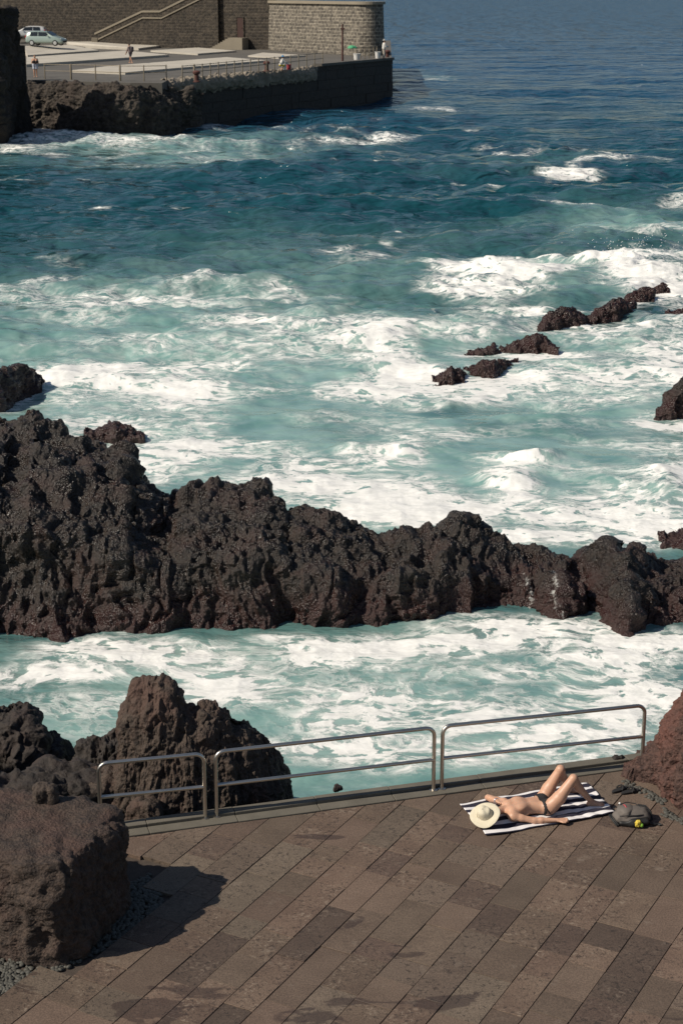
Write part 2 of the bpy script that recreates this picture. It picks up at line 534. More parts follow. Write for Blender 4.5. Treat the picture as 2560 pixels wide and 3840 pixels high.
# sea water with foam
def sea_mat():
    t = NT('sea_water')
    p = t.pos()
    foam_d = t.attr('foam'); aer = t.attr('aer'); dist = t.attr('dist')
    wv = t.noise(p, 0.32, 3, 0.5)
    warp = t.vmath('MULTIPLY', t.vmath('SUBTRACT', wv.outputs['Color'], (0.5, 0.5, 0.5)), (1.9, 1.9, 0.0))
    wv2 = t.noise(p, 1.3, 3, 0.5)
    warp2 = t.vmath('MULTIPLY', t.vmath('SUBTRACT', wv2.outputs['Color'], (0.5, 0.5, 0.5)), (0.30, 0.30, 0.0))
    q = t.vmath('ADD', t.vmath('ADD', p, warp), warp2)
    mp = t.n('Mapping'); t.l(q, mp.inputs['Vector']); mp.inputs['Scale'].default_value = (0.8, 1.1, 0.0)
    q = mp.outputs[0]
    def ridge(scale, det, rough, k):
        n = t.noise(q, scale, det, rough).outputs[0]
        return t.math('SUBTRACT', 1.0, t.math('MULTIPLY', t.math('ABSOLUTE', t.math('SUBTRACT', n, 0.5)), k), clamp=True)
    r1 = ridge(0.50, 3.0, 0.5, 10.0)
    r2 = ridge(1.25, 3.0, 0.55, 9.0)
    r4 = ridge(3.0, 3.0, 0.55, 8.0)
    r3 = t.noise(q, 3.0, 6, 0.68).outputs[0]
    pt = t.noise(q, 0.36, 4, 0.6).outputs[0]
    ptc = t.math('SUBTRACT', pt, 0.5)
    lace = t.math('ADD', t.math('MULTIPLY', r1, 0.20), t.math('MULTIPLY', r2, 0.24))
    lace = t.math('ADD', lace, t.math('MULTIPLY', r4, 0.18))
    lace = t.math('ADD', lace, t.math('MULTIPLY', t.math('SUBTRACT', r3, 0.5), 1.05))
    lace = t.math('ADD', lace, t.math('MULTIPLY', ptc, 1.5))
    val = t.math('ADD', lace, t.math('MULTIPLY_ADD', foam_d, 1.45, -1.08))
    solid = t.sstep(val, 0.13, 0.33)
    # thin curling threads of foam between the solid patches
    brk = t.sstep(r3, 0.40, 0.58)
    thr = t.math('MAXIMUM', t.math('POWER', r1, 1.5), t.math('MAXIMUM', t.math('MULTIPLY', t.math('POWER', r2, 1.3), 0.95), t.math('MULTIPLY', t.math('POWER', r4, 1.1), 0.85)))
    thm = t.sstep(t.math('MULTIPLY_ADD', ptc, 1.5, foam_d), 0.16, 0.72)
    thr = t.math('MULTIPLY', t.math('MULTIPLY', thr, thm), t.math('MULTIPLY_ADD', brk, 1.25, 0.10), clamp=True)
    foam = t.math('MAXIMUM', solid, thr)
    foam = t.math('MULTIPLY', foam, t.sstep(foam_d, 0.02, 0.16))
    thin = t.math('MULTIPLY', t.sstep(val, -0.45, 0.30), t.sstep(foam_d, 0.05, 0.5))   # milky bubbles below
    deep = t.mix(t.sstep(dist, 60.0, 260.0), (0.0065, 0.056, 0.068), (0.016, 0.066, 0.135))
    shal = t.mix(t.sstep(t.noise(p, 0.5, 4, 0.6).outputs[0], 0.3, 0.7), (0.135, 0.280, 0.258), (0.300, 0.460, 0.412))
    c = t.mix(aer, deep, shal)
    c = t.mix(t.math('MULTIPLY', thin, 0.26), c, (0.42, 0.52, 0.465))
    tex = t.noise(q, 5.0, 4, 0.6).outputs[0]
    white = t.mix(t.sstep(tex, 0.3, 0.7), (0.76, 0.76, 0.72), (0.90, 0.89, 0.85))
    c = t.mix(foam, c, white)
    rgh = t.math('ADD', t.math('MULTIPLY_ADD', foam, 0.5, 0.09), t.math('MULTIPLY', t.sstep(dist, 60.0, 320.0), 0.12))
    sp = t.math('SUBTRACT', t.math('MULTIPLY_ADD', foam, -0.4, 0.5), t.math('MULTIPLY', t.sstep(dist, 120.0, 500.0), 0.46), clamp=True)
    # ripples finer than the mesh; broader ones take over with distance; aerated water is smoother
    def stretch(k):
        m = t.n('Mapping'); t.l(p, m.inputs['Vector']); m.inputs['Scale'].default_value = (k, 1.0, 1.0)
        return m.outputs[0]
    quiet = t.math('SUBTRACT', 1.0, t.math('MULTIPLY', aer, 0.72))
    cen = lambda n: t.math('MULTIPLY', t.math('SUBTRACT', n, 0.5), quiet)
    b1 = t.noise(stretch(0.6), 2.4, 3, 0.55, 0.3).outputs[0]
    b3 = t.noise(stretch(0.5), 0.95, 2.5, 0.55, 0.3).outputs[0]
    b2 = t.noise(stretch(0.5), 0.45, 3, 0.55, 0.3).outputs[0]
    b4 = t.noise(stretch(0.45), 0.17, 3.5, 0.6, 0.3).outputs[0]
    nr = t.bump(t.math('MULTIPLY', cen(b1), t.sstep(dist, 130.0, 30.0)), 0.8, 0.16)
    nr = t.bump(t.math('MULTIPLY', cen(b3), t.math('MULTIPLY', t.sstep(dist, 35.0, 60.0), t.sstep(dist, 260.0, 120.0))), 1.0, 0.75, nr)
    nr = t.bump(t.math('MULTIPLY', cen(b2), t.math('MULTIPLY', t.sstep(dist, 60.0, 130.0), t.sstep(dist, 700.0, 250.0))), 1.0, 1.7, nr)
    nr = t.bump(t.math('MULTIPLY', t.math('SUBTRACT', b4, 0.5), t.sstep(dist, 130.0, 320.0)), 1.0, 7.0, nr)
    m5 = t.n('Mapping'); t.l(p, m5.inputs['Vector']); m5.inputs['Scale'].default_value = (0.17, 0.034, 1.0)
    b5 = t.noise(m5.outputs[0], 1.0, 3, 0.6, 0.2).outputs[0]
    nr = t.bump(t.math('MULTIPLY', t.math('SUBTRACT', b5, 0.5), t.sstep(dist, 180.0, 420.0)), 1.0, 3.5, nr)
    nr = t.bump(t.math('ADD', foam, t.math('MULTIPLY', tex, t.math('MULTIPLY', foam, 0.6))), 0.30, 0.06, nr)
    return t.set(c, rgh, 0.0, nr, sp)
M['sea'] = sea_mat()

# ------------------------------------------------------------------ sea
def blobs_world(lst):
    out = []
    for b in lst:
        x, y, rx, ry = b[:4]
        c = at(x, y, 0)
        e = at(x + rx, y, 0)
        f1, f2 = at(x, y - ry, 0), at(x, y + ry, 0)
        out.append((c.x, c.y, abs(e.x - c.x), abs(f1.y - f2.y) / 2) + tuple(b[4:]))
    return out

FOAM = [  # photo spot, reach, strength
    (250, 1130, 480, 110, .52), (120, 1040, 260, 60, .36), (800, 1150, 380, 90, .48), (1150, 1230, 260, 70, .52), (600, 1080, 300, 50, .45),
    (350, 1290, 420, 70, .36), (800, 1330, 420, 110, .46), (1350, 1275, 230, 90, .78), (1480, 1400, 190, 80, .85), (1330, 1440, 220, 70, .62),
    (1500, 960, 200, 40, .38), (1880, 1050, 190, 60, .80), (1800, 1010, 120, 30, .72), (2260, 985, 300, 55, .98), (2480, 1040, 200, 60, .95), (2080, 1140, 330, 70, .66), (2400, 1250, 300, 110, .62),
    (2100, 1400, 420, 90, .60), (1700, 1480, 300, 40, .55), (2450, 1350, 220, 90, .66), (1750, 1230, 250, 60, .58),
    (300, 1400, 260, 60, .92), (120, 1490, 160, 70, .80), (520, 1470, 260, 80, .72), (700, 1570, 260, 90, .58), (950, 1420, 260, 90, .50),
    (450, 1620, 200, 60, .62), (650, 1730, 260, 110, .76), (900, 1690, 260, 60, .62), (1100, 1850, 330, 110, .86), (1400, 1900, 330, 110, .88),
    (1450, 1650, 330, 60, .50), (1430, 1720, 180, 60, .66), (1250, 1560, 260, 60, .45), (1650, 1620, 280, 60, .45), (2050, 1590, 400, 60, .45), (2350, 1640, 260, 60, .55),
    (1930, 1740, 170, 45, .72), (1910, 1850, 140, 90, .86), (1700, 1960, 330, 60, .82), (2060, 1960, 220, 60, .80), (2300, 1920, 260, 110, .82), (2480, 1790, 190, 110, .84), (2150, 1780, 220, 60, .58), (2460, 1990, 200, 70, .85),
    (600, 2450, 480, 70, .80), (250, 2530, 330, 60, .72), (850, 2560, 330, 90, .86), (450, 2640, 320, 55, .62), (1300, 2440, 420, 70, .66), (1300, 2620, 420, 120, .64), (1700, 2400, 400, 50, .78), (1800, 2500, 330, 60, .55),
    (1750, 2650, 420, 110, .66), (2250, 2450, 360, 90, .86), (2350, 2620, 320, 120, .82), (2100, 2740, 420, 90, .76), (1500, 2800, 420, 90, .60), (1150, 2800, 300, 90, .46), (1200, 2920, 320, 60, .34), (300, 2740, 220, 70, .28),
    (1900, 2345, 420, 45, .80), (1250, 2400, 330, 30, .62), (2480, 2420, 260, 60, .85), (700, 2400, 420, 24, .45), (2150, 2050, 400, 40, .8), (1250, 1990, 200, 60, .85), (450, 1760, 150, 60, .8),
    (150, 480, 210, 40, .72), (420, 490, 260, 20, .70), (250, 540, 330, 28, .58), (650, 540, 360, 26, .48), (700, 590, 420, 26, .40), (1200, 482, 90, 22, .62), (1290, 462, 90, 9, .5), (1340, 528, 190, 10, .85), (1180, 512, 110, 6, .70), (1330, 600, 30, 12, .5), (220, 665, 60, 8, .5), (60, 560, 120, 50, .5), (600, 488, 160, 8, .55), (880, 492, 120, 5, .45), (560, 575, 140, 10, .5),
    (1690, 412, 140, 8, .62), (1560, 292, 70, 8, .55), (1950, 570, 160, 9, .88), (2140, 590, 140, 12, .80), (2170, 622, 130, 22, .84), (2450, 602, 130, 9, .72), (1790, 718, 90, 9, .5), (2180, 765, 90, 12, .66), (2320, 775, 120, 9, .66), (2540, 745, 60, 12, .6), (2100, 820, 130, 14, .4), (2460, 860, 170, 40, .48), (2300, 830, 160, 30, .36), (1620, 872, 20, 7, .7), (1440, 930, 70, 9, .55), (1520, 910, 110, 10, .5), (1600, 945, 60, 6, .5), (1760, 690, 30, 8, .55), (640, 1040, 60, 12, .6), (1000, 1070, 180, 20, .55), (1950, 720, 60, 6, .42), (1790, 690, 40, 6, .42),
]
AERA = [
    (700, 560, 460, 45, .62), (300, 560, 300, 50, .4), (2420, 830, 330, 80, .75), (1540, 285, 160, 14, .30), (500, 1150, 900, 170, .72), (1100, 1500, 1500, 330, 1.0), (300, 1350, 700, 150, .9), (2100, 1400, 800, 330, .72), (1300, 1850, 1600, 240, .95),
    (1300, 2600, 1700, 330, .95), (1000, 2850, 900, 150, .85), (250, 2750, 350, 110, .5), (1400, 1000, 500, 60, .35), (2200, 1010, 420, 60, .7), (1900, 620, 300, 30, .15), (1300, 880, 900, 60, .18),
]
DARKEN = [(1350, 1600, 230, 60, .45), (1800, 1500, 220, 30, .75), (2000, 1590, 180, 35, .55), (2300, 1610, 190, 30, .5), (1000, 1500, 180, 40, .25), (2480, 1840, 130, 30, .45), (250, 1300, 300, 30, .25), (300, 2405, 420, 14, .5)]
BUMPS = [(2260, 985, 240, 28, .85), (2250, 960, 60, 12, .5), (2440, 1030, 160, 25, .6), (1850, 1030, 150, 25, .5), (1910, 1810, 120, 40, .42), (1980, 1720, 120, 25, .35), (1450, 1710, 130, 20, .32), (2480, 1830, 160, 70, .55), (1780, 1500, 150, 28, .28),
         (2000, 1570, 150, 22, .30), (1330, 520, 190, 10, .5), (1950, 565, 170, 10, .55), (2160, 600, 150, 14, .6), (300, 1410, 220, 40, .35), (700, 545, 300, 16, .5), (250, 525, 260, 14, .5), (900, 1290, 260, 20, .3), (1350, 1260, 200, 30, .4), (2350, 900, 300, 22, .5), (600, 1060, 300, 20, .35)]

DIPS = [(1690, 1440, 130, 30, 1.), (1850, 1410, 150, 28, 1.), (1950, 1325, 220, 26, 1.), (2110, 1235, 170, 22, 1.), (2300, 1205, 120, 20, 1.), (2400, 1130, 90, 16, 1.), (2480, 1100, 60, 14, 1.), (2560, 1550, 140, 40, 1.), (430, 1640, 150, 30, 1.), (2600, 1185, 130, 16, 1.), (60, 1500, 140, 40, 1.)]

def soft(X, Y, b, sharp=1.0):
    r2 = ((X - b[0]) / b[2]) ** 2 + ((Y - b[1]) / b[3]) ** 2
    return b[4] * np.exp(-(r2 ** 1.25) * 0.9)

def build_sea():
    inv = np.linspace(1 / 17.0, 1 / 1800.0, 960)
    d = np.concatenate([1 / inv, np.geomspace(1900, 60000, 40)])
    nc = 620
    u = np.linspace(-1, 1, nc)
    hw = 0.27 * d + 3.2
    X = (u[None, :] * hw[:, None]).ravel()
    Y = np.repeat(d, nc)
    dx = np.repeat(hw * 2 / nc, nc)
    dy = np.repeat(np.gradient(d), nc)
    # swell and chop as many directional components; those the mesh cannot carry fade out
    rng = np.random.default_rng(3)
    Z = np.zeros_like(X)
    P2 = np.stack([X, Y, np.zeros_like(X)], 1)
    wob = vnoise(P2 * 0.11, 5) * 1.8
    amp_mod = 0.75 + 0.45 * vnoise(P2 * 0.05, 8)
    for i in range(46):
        lam = 0.7 * (26 / 0.7) ** (i / 45.0)
        ang = R(-100) + rng.normal(0, 0.55 if lam < 6 else 0.3)
        kx, ky = math.cos(ang) * 2 * math.pi / lam, math.sin(ang) * 2 * math.pi / lam
        sp = np.abs(math.cos(ang)) * dx + np.abs(math.sin(ang)) * dy
        wt = np.clip(lam / (3.0 * sp) - 0.6, 0, 1)
        a = 0.0105 * lam ** 0.75 * (2.1 if lam < 4.5 else 1.1)
        ph = kx * X + ky * Y + rng.uniform(0, 6.28) + wob * (2 * math.pi / lam) * 0.35
        s = np.sin(ph)
        Z += wt * a * amp_mod * (s + 0.35 * np.cos(2 * ph))
    foam = np.zeros_like(X); aer = np.zeros_like(X); dk = np.zeros_like(X)
    wf = 0.035 * np.clip((Y - 14) / 40, 0.15, 1) * np.minimum(Y, 140)
    wx = X + wf * vnoise(P2 * 0.25, 21); wy = Y + wf * vnoise(P2 * 0.22, 22)
    jx = vnoise(P2 * 0.9, 23); jy = vnoise(P2 * 0.9, 24)
    wx += 0.35 * jx * np.minimum(1, Y / 60); wy += 0.35 * jy * np.minimum(1, Y / 60)
    for b in blobs_world(FOAM):
        s = soft(wx, wy, b)
        foam = np.maximum(foam, s) + 0.22 * np.minimum(foam, s)
    for b in blobs_world(AERA):
        s = soft(wx, wy, b)
        aer = aer + s - aer * s
    for b in blobs_world(DARKEN):
        dk = np.maximum(dk, soft(wx, wy, b))
    foam = np.clip(foam, 0, 1) * (1 - 0.8 * dk)
    aer = np.clip(aer, 0, 1) * (1 - 0.75 * dk)
    calm = np.clip((Y - 20) / 75, 0.22, 1)
    Z *= calm
    for b in blobs_world(BUMPS):
        s = soft(X + 0.5 * jx, Y + 0.6 * jy, b) * (0.6 if b[1] < 75 else 0.9)
        Z += s * (0.8 + 0.5 * fbm(P2[:, :] * 1.6, 3, 60))
    near = Y < 130
    tb = np.zeros_like(X)
    Pn = P2[near]
    tb[near] = fbm(Pn * np.array((0.9, 1.2, 1)), 5, 41, 0.55, True) * 0.055 + np.clip(vnoise(Pn * 0.45, 47), 0, 1) * 0.06
    Z += tb * np.clip(foam * 1.2, 0.05, 1) * np.where(Y < 27, 0.55, 1.0)
    for b in blobs_world(DIPS):
        s = np.clip(soft(X, Y, b) * 1.5, 0, 1)
        Z = Z * (1 - s) - 0.12 * s
        foam = np.maximum(foam, 0.82 * np.clip(soft(wx, wy, (b[0], b[1], b[2] * 1.25, b[3] * 1.6, 1.0)), 0, 1))
    # small whitecaps on the open water
    wc = vnoise(P2 * np.array((0.16, 0.4, 1)), 77) * 0.5 + vnoise(P2 * np.array((0.5, 1.3, 1)), 78) * 0.5
    cap = np.clip((wc - 0.66) * 6, 0, 1) * np.clip((Z / 0.22) + 0.3, 0, 1) * np.clip((Y - 65) / 10, 0, 1)
    foam = np.maximum(foam, cap * 0.62)
    Z -= np.where(Y > 2000, (Y / 1.0) ** 2 / (2 * 6.371e6), 0)
    V = np.stack([X, Y, Z], 1)
    me = mesh_np('sea', V, grid_quads(len(d), nc))
    set_attr(me, 'foam', foam); set_attr(me, 'aer', aer); set_attr(me, 'dist', Y)
    o = link('sea', me, M['sea'])
    tag(o, 'turquoise and deep blue sea streaked with white foam', None, None, 'structure')
build_sea()

# ------------------------------------------------------------------ lava rock
def lumps(P, s, seed):           # rounded lumps with creases between them
    W = P / s
    W = W + 0.35 * np.stack([vnoise(W * 1.3, seed + 1), vnoise(W * 1.3, seed + 2), vnoise(W * 1.3, seed + 3)], 1)
    f1, f2 = worley(W, seed)
    return np.clip(0.55 - f1, -0.4, 1) + 0.5 * np.clip(f2 - f1, 0, 0.3)

def rough_up(V, Q, size, seed, amp=1.0, fade=None, it=1, stretch=(1, 1, 1)):
    N = normals_np(V, Q)
    P = V * np.array(stretch)
    W = P / size
    W = W + 0.22 * np.stack([fbm(W * 1.1, 3, seed + 61), fbm(W * 1.1, 3, seed + 62), fbm(W * 1.1, 3, seed + 63)], 1)
    rib = W * np.array((1.0, 1.0, 0.42))
    D = 0.36 * size * lumps(P * np.array((1, 1, 0.55)), size * 1.2, seed)                  # big buttresses
    D = D + 0.20 * size * fbm(rib * 1.5, 4, seed + 40, 0.55, True) - 0.11 * size           # sharp crests
    D = D + 0.10 * size * lumps(P * np.array((1, 1, 0.8)), size * 0.42, seed + 10)
    D = D - 0.06 * size * np.clip(np.abs(fbm(W * 2.6, 3, seed + 70)) * -6 + 1, 0, 1)        # cracks
    D = D + 0.05 * size * lumps(P, size * 0.16, seed + 20)
    D = D + 0.075 * size * fbm(W * 4.5, 4, seed + 50, 0.6, True) + 0.03 * size * fbm(W * 15.0, 3, seed + 55, 0.65)
    D = D * amp
    if fade is not None: D = D * fade
    V = V + N * D[:, None]
    return V

def interp(pts, x):
    return np.interp(x, [p[0] for p in pts], [p[1] for p in pts])

def sweep_rock(name, top, foot, mat, setback, size, seed, nu=160, nv=90, zf=0.0, back=1.2, zb=-0.5, footY=None, amp=1.0, label=None, shape=(0.22, 0.62), drop=0.5, kind=None, group=None, stretch=(1, 1, 1), cat='rock', runs=None):
    x0, x1 = top[0][0], top[-1][0]
    xs = np.linspace(x0, x1, nu)
    V = np.zeros((nv, nu, 3))
    sb = interp(setback, xs) if hasattr(setback, '__len__') else np.full(nu, setback)
    for i, x in enumerate(xs):
        yt = float(interp(top, x))
        if footY is not None:
            fy = float(interp(footY, x)) if hasattr(footY, '__len__') else footY
            Fp = atY(x, 1920, fy); Fp.z = zf
            c = atY(x, yt, fy + sb[i])
            Fp.x = c.x * (0.5 + 0.5 * fy / c.y)
        else:
            Fp = at(x, float(interp(foot, x)), zf)
            c = atY(x, yt, Fp.y + sb[i])
        c.z = max(c.z, zf + 0.03)
        hgt = c.z - zf
        B = Vector((c.x * (1 + back / c.y), c.y + back, zb))
        ctrl = [(Fp.x, Fp.y - 0.05, zf - drop), (Fp.x, Fp.y, zf),
                (Fp.x + (c.x - Fp.x) * shape[0], Fp.y + (c.y - Fp.y) * shape[0], zf + hgt * shape[1]),
                (Fp.x + (c.x - Fp.x) * 0.6, Fp.y + (c.y - Fp.y) * 0.6, zf + hgt * (0.45 + 0.55 * shape[1] + 0.08)),
                tuple(c), ((c.x + B.x) / 2, (c.y + B.y) / 2, c.z * 0.62 + B.z * 0.38), tuple(B)]
        ctrl = np.array(ctrl)
        s = np.concatenate([[0], np.cumsum(np.linalg.norm(np.diff(ctrl, axis=0), axis=1) + 1e-4)])
        # spend most rows on the side in view
        tv = np.linspace(0, 1, nv)
        tv = np.interp(tv, [0, 0.06, 0.78, 1], [0, s[1] / s[-1], s[4] / s[-1], 1])
        for k in range(3):
            V[:, i, k] = np.interp(tv * s[-1], s, ctrl[:, k])
    # soften the profile
    for _ in range(max(2, nv // 22)):
        V[1:-1] = 0.25 * V[:-2] + 0.5 * V[1:-1] + 0.25 * V[2:]
    Vf = V.reshape(-1, 3)
    Q = grid_quads(nv, nu)
    Vf = rough_up(Vf, Q, size, seed, amp, None, 1, stretch)
    org = np.array([Vf[:, 0].mean(), Vf[:, 1].mean(), zf])
    me = mesh_np(name, Vf - org, Q)
    if runs:
        run = np.zeros(len(Vf))
        for rx, ry, z0, z1, wdt in runs:
            q = at(rx, ry, (z0 + z1) / 2)
            xo = q.x + 0.05 * np.sin(Vf[:, 2] * 9 + rx) + 0.12 * (1 - Vf[:, 2])
            run = np.maximum(run, np.exp(-((Vf[:, 0] - xo) / wdt) ** 2) * np.clip((Vf[:, 2] - z0) * 8, 0, 1) * np.clip((z1 - Vf[:, 2]) * 8, 0, 1) * (Vf[:, 1] < q.y + 1.2))
        set_attr(me, 'run', run)
    o = link(name, me, mat, None, tuple(org))
    if label: tag(o, label, cat, group, kind)
    return o

RT = [(-500, 1470), (-200, 1500), (0, 1525), (30, 1535), (65, 1560), (120, 1525), (200, 1575), (330, 1615), (400, 1665), (470, 1685), (500, 1760), (560, 1800), (610, 1845), (650, 1855), (700, 1815), (800, 1800), (900, 1795), (1000, 1795),
      (1060, 1845), (1080, 1885), (1150, 1900), (1260, 1915), (1330, 1945), (1450, 1950), (1560, 1945), (1650, 1945), (1750, 1940), (1850, 1990), (1950, 2028), (2050, 2052), (2150, 2060), (2250, 2040), (2350, 2038), (2450, 2060), (2560, 2070), (2800, 2065), (3000, 2080)]
RF = [(-500, 2390), (0, 2380), (200, 2392), (400, 2372), (600, 2357), (900, 2360), (1150, 2352), (1300, 2338), (1500, 2332), (1650, 2335), (1750, 2300), (1900, 2290), (2000, 2292), (2100, 2330), (2200, 2285), (2300, 2370), (2350, 2390), (2420, 2350), (2560, 2342), (3000, 2350)]
RS = [(-500, 5.2), (0, 5.0), (350, 4.6), (520, 3.6), (700, 3.1), (1000, 2.9), (1150, 2.4), (1500, 2.1), (2000, 1.8), (2300, 1.9), (2560, 2.1), (3000, 2.1)]
RT = [(x, y + float(np.interp(x, [300, 800, 2600], [0, 22, 26]))) for x, y in RT]
sweep_rock('lava_ridge', RT, RF, M['ridge'], RS, 1.25, 11, nu=900, nv=330, back=1.6, zb=-0.8, amp=0.9, shape=(0.16, 0.64),
           runs=[(2075, 2255, -.1, .8, .10), (1972, 2270, -.1, .55, .08)], label='long wet black lava ridge walling the rock pool off from the open sea', stretch=(1, 1, 0.72))

reef = [
    ([(1620, 1445), (1650, 1402), (1690, 1366), (1728, 1388), (1742, 1428)], [(1620, 1448), (1680, 1442), (1742, 1432)], 'small black reef rock at the shoreward tip of the rock chain'),
    ([(1735, 1402), (1790, 1362), (1850, 1358), (1905, 1340), (1942, 1366)], [(1735, 1404), (1800, 1412), (1850, 1420), (1942, 1372)], 'flat black reef rock with water running over its seaward half'),
    ([(1738, 1332), (1850, 1292), (1950, 1285), (2010, 1246), (2050, 1258), (2092, 1315)], [(1738, 1336), (1900, 1322), (2000, 1326), (2092, 1328)], 'long low black reef rock rising to a knob at its seaward end'),
    ([(1990, 1243), (2040, 1190), (2120, 1150), (2180, 1172), (2235, 1182)], [(1990, 1246), (2100, 1236), (2235, 1216)], 'long brown-black reef rock with a pointed lump, in the middle of the rock chain'),
    ([(2218, 1188), (2260, 1142), (2300, 1122), (2380, 1130), (2388, 1172)], [(2218, 1214), (2300, 1206), (2388, 1182)], 'tallest blocky reef rock of the chain in the surf'),
    ([(2338, 1118), (2380, 1090), (2412, 1083), (2442, 1090), (2452, 1122)], [(2338, 1132), (2452, 1130)], 'reef rock between the tallest block and the outermost rock of the chain'),
    ([(2440, 1092), (2475, 1062), (2500, 1066), (2508, 1092)], [(2440, 1104), (2508, 1100)], 'tiny outermost reef rock nearest the breaking wave'),
]
for i, (tp, ft, lb) in enumerate(reef):
    sweep_rock('reef_rock', tp, ft, M['ridge'], 0.7, 0.62, 100 + 7 * i, nu=130, nv=80, back=1.0, zb=-0.5, amp=1.0, zf=-0.1, label=lb, group='chain of reef rocks in the surf')
sweep_rock('reef_rock', [(2455, 1560), (2490, 1502), (2520, 1470), (2540, 1420), (2565, 1390), (2640, 1370), (2800, 1420)], [(2455, 1562), (2560, 1556), (2800, 1560)], M['ridge'], 0.7, 0.75, 201, nu=120, nv=80, back=1.2, label='dark reddish sea rock standing apart in white water, shoreward of the rock chain')
sweep_rock('reef_rock', [(2490, 1184), (2560, 1162), (2650, 1150), (2720, 1180)], [(2490, 1186), (2720, 1190)], M['ridge'], 0.5, 0.5, 211, nu=80, nv=60, label='low reef rock barely out of the water behind the tallest chain rock')
sweep_rock('reef_rock', [(-250, 1400), (-100, 1390), (0, 1388), (60, 1380), (110, 1392), (148, 1422), (160, 1462)], [(-250, 1540), (0, 1532), (80, 1492), (160, 1466)], M['ridge'], 1.1, 0.9, 221, nu=140, nv=80, back=1.4, label='rounded dark sea rock just beyond the seaward side of the long ridge')
sweep_rock('reef_rock', [(315, 1622), (400, 1592), (430, 1573), (470, 1600), (545, 1640)], [(315, 1645), (430, 1645), (545, 1645)], M['ridge'], 0.6, 0.55, 231, nu=90, nv=60, label='small wet rock in foam behind the ridge with water pouring off it')
sweep_rock('reef_rock', [(2338, 1990), (2380, 1970), (2436, 1988)], [(2338, 1996), (2436, 1996)], M['ridge'], 0.3, 0.3, 241, nu=60, nv=40, label='tiny black rock tip poking out of the foam just behind the ridge')
sweep_rock('reef_rock', [(2460, 2070), (2520, 2010), (2570, 1985), (2720, 1985)], [(2460, 2080), (2720, 2080)], M['ridge'], 0.8, 0.7, 251, nu=100, nv=60, label='wet rock shoulder leaning against the seaward side of the ridge', footY=32.6)

TT = [(415, 2960), (445, 2850), (455, 2700), (465, 2635), (500, 2605), (520, 2556), (560, 2540), (630, 2542), (660, 2575), (690, 2612), (730, 2642), (760, 2626), (800, 2636), (850, 2640), (880, 2665), (920, 2680), (950, 2710), (990, 2750), (1040, 2798), (1070, 2868), (1088, 2955), (1095, 3060)]
sweep_rock('lava_stack', TT, None, M['dry'], 0.75, 0.5, 301, nu=420, nv=260, zf=0.0, footY=[(415, 20.0), (700, 19.75), (1100, 20.3)], back=1.1, zb=-0.5, amp=0.85, shape=(0.30, 0.66),
           label='tall craggy brown lava rock standing right behind the short railing', stretch=(1, 1, 0.6))
LT = [(-600, 2500), (-250, 2560), (0, 2612), (60, 2622), (110, 2642), (145, 2682), (152, 2742), (200, 2762), (245, 2802), (258, 2840), (320, 2900)]
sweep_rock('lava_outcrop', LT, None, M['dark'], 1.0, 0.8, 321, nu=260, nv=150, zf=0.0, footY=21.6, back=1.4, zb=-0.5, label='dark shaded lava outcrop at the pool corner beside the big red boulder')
LT2 = [(270, 2930), (305, 2830), (312, 2782), (370, 2745), (420, 2735), (465, 2742), (500, 2790), (540, 2900)]
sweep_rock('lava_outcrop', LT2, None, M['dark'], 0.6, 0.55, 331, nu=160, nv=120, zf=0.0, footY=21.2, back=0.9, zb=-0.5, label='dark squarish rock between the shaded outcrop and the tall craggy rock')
RR = [(2335, 2898), (2370, 2872), (2410, 2828), (2445, 2790), (2465, 2752), (2485, 2715), (2510, 2678), (2535, 2645), (2560, 2600), (2590, 2570), (2700, 2525), (2900, 2500), (3100, 2560)]
RRF = [(2335, 2905), (2390, 2922), (2440, 2945), (2490, 2980), (2540, 3012), (2580, 3045), (2720, 3140), (3100, 3250)]
M['red2'] = rock_mat('red_scoria', (0.030, 0.017, 0.014), (0.110, 0.060, 0.046), (0.140, 0.058, 0.043), 0.85, 0.0, 2.0, 0.9)
sweep_rock('lava_outcrop', RR, RRF, M['red2'], [(2335, .3), (2470, .55), (2560, .9), (3100, 1.2)], 0.55, 341, nu=330, nv=220, zf=1.0, back=1.4, zb=0.0, amp=1.0, drop=0.3, label='reddish brown lava outcrop at the terrace edge beside the sandals', stretch=(1, 1, 0.8))

_ico = {}
def ico(n):
    if n not in _ico:
        bm = bmesh.new()
        bmesh.ops.create_icosphere(bm, subdivisions=n, radius=1.0)
        V = np.array([v.co[:] for v in bm.verts]); Q = np.array([[v.index for v in f.verts] for f in bm.faces])
        bm.free()
        _ico[n] = (V, Q)
    return _ico[n]

def blob_rock(name, c, r, mat, size, seed, sub=5, p=3.0, rot=0.0, amp=1.0, label=None, group=None, flat=None):
    V, Q = ico(sub)
    nrm = (np.abs(V) ** p).sum(1) ** (1 / p)
    W = V / nrm[:, None] * np.array(r)
    if rot:
        a = np.array(((math.cos(rot), -math.sin(rot), 0), (math.sin(rot), math.cos(rot), 0), (0, 0, 1)))
        W = W @ a.T
    W = W + np.array(c)
    W = rough_up(W, Q, size, seed, amp)
    if flat is not None:
        W[:, 2] = np.where(W[:, 2] > flat, flat + (W[:, 2] - flat) * 0.35, W[:, 2])
    org = np.array((c[0], c[1], W[:, 2].min()))
    o = link(name, mesh_np(name, W - org, Q), mat, None, tuple(org))
    if label: tag(o, label, 'rock', group)
    return o

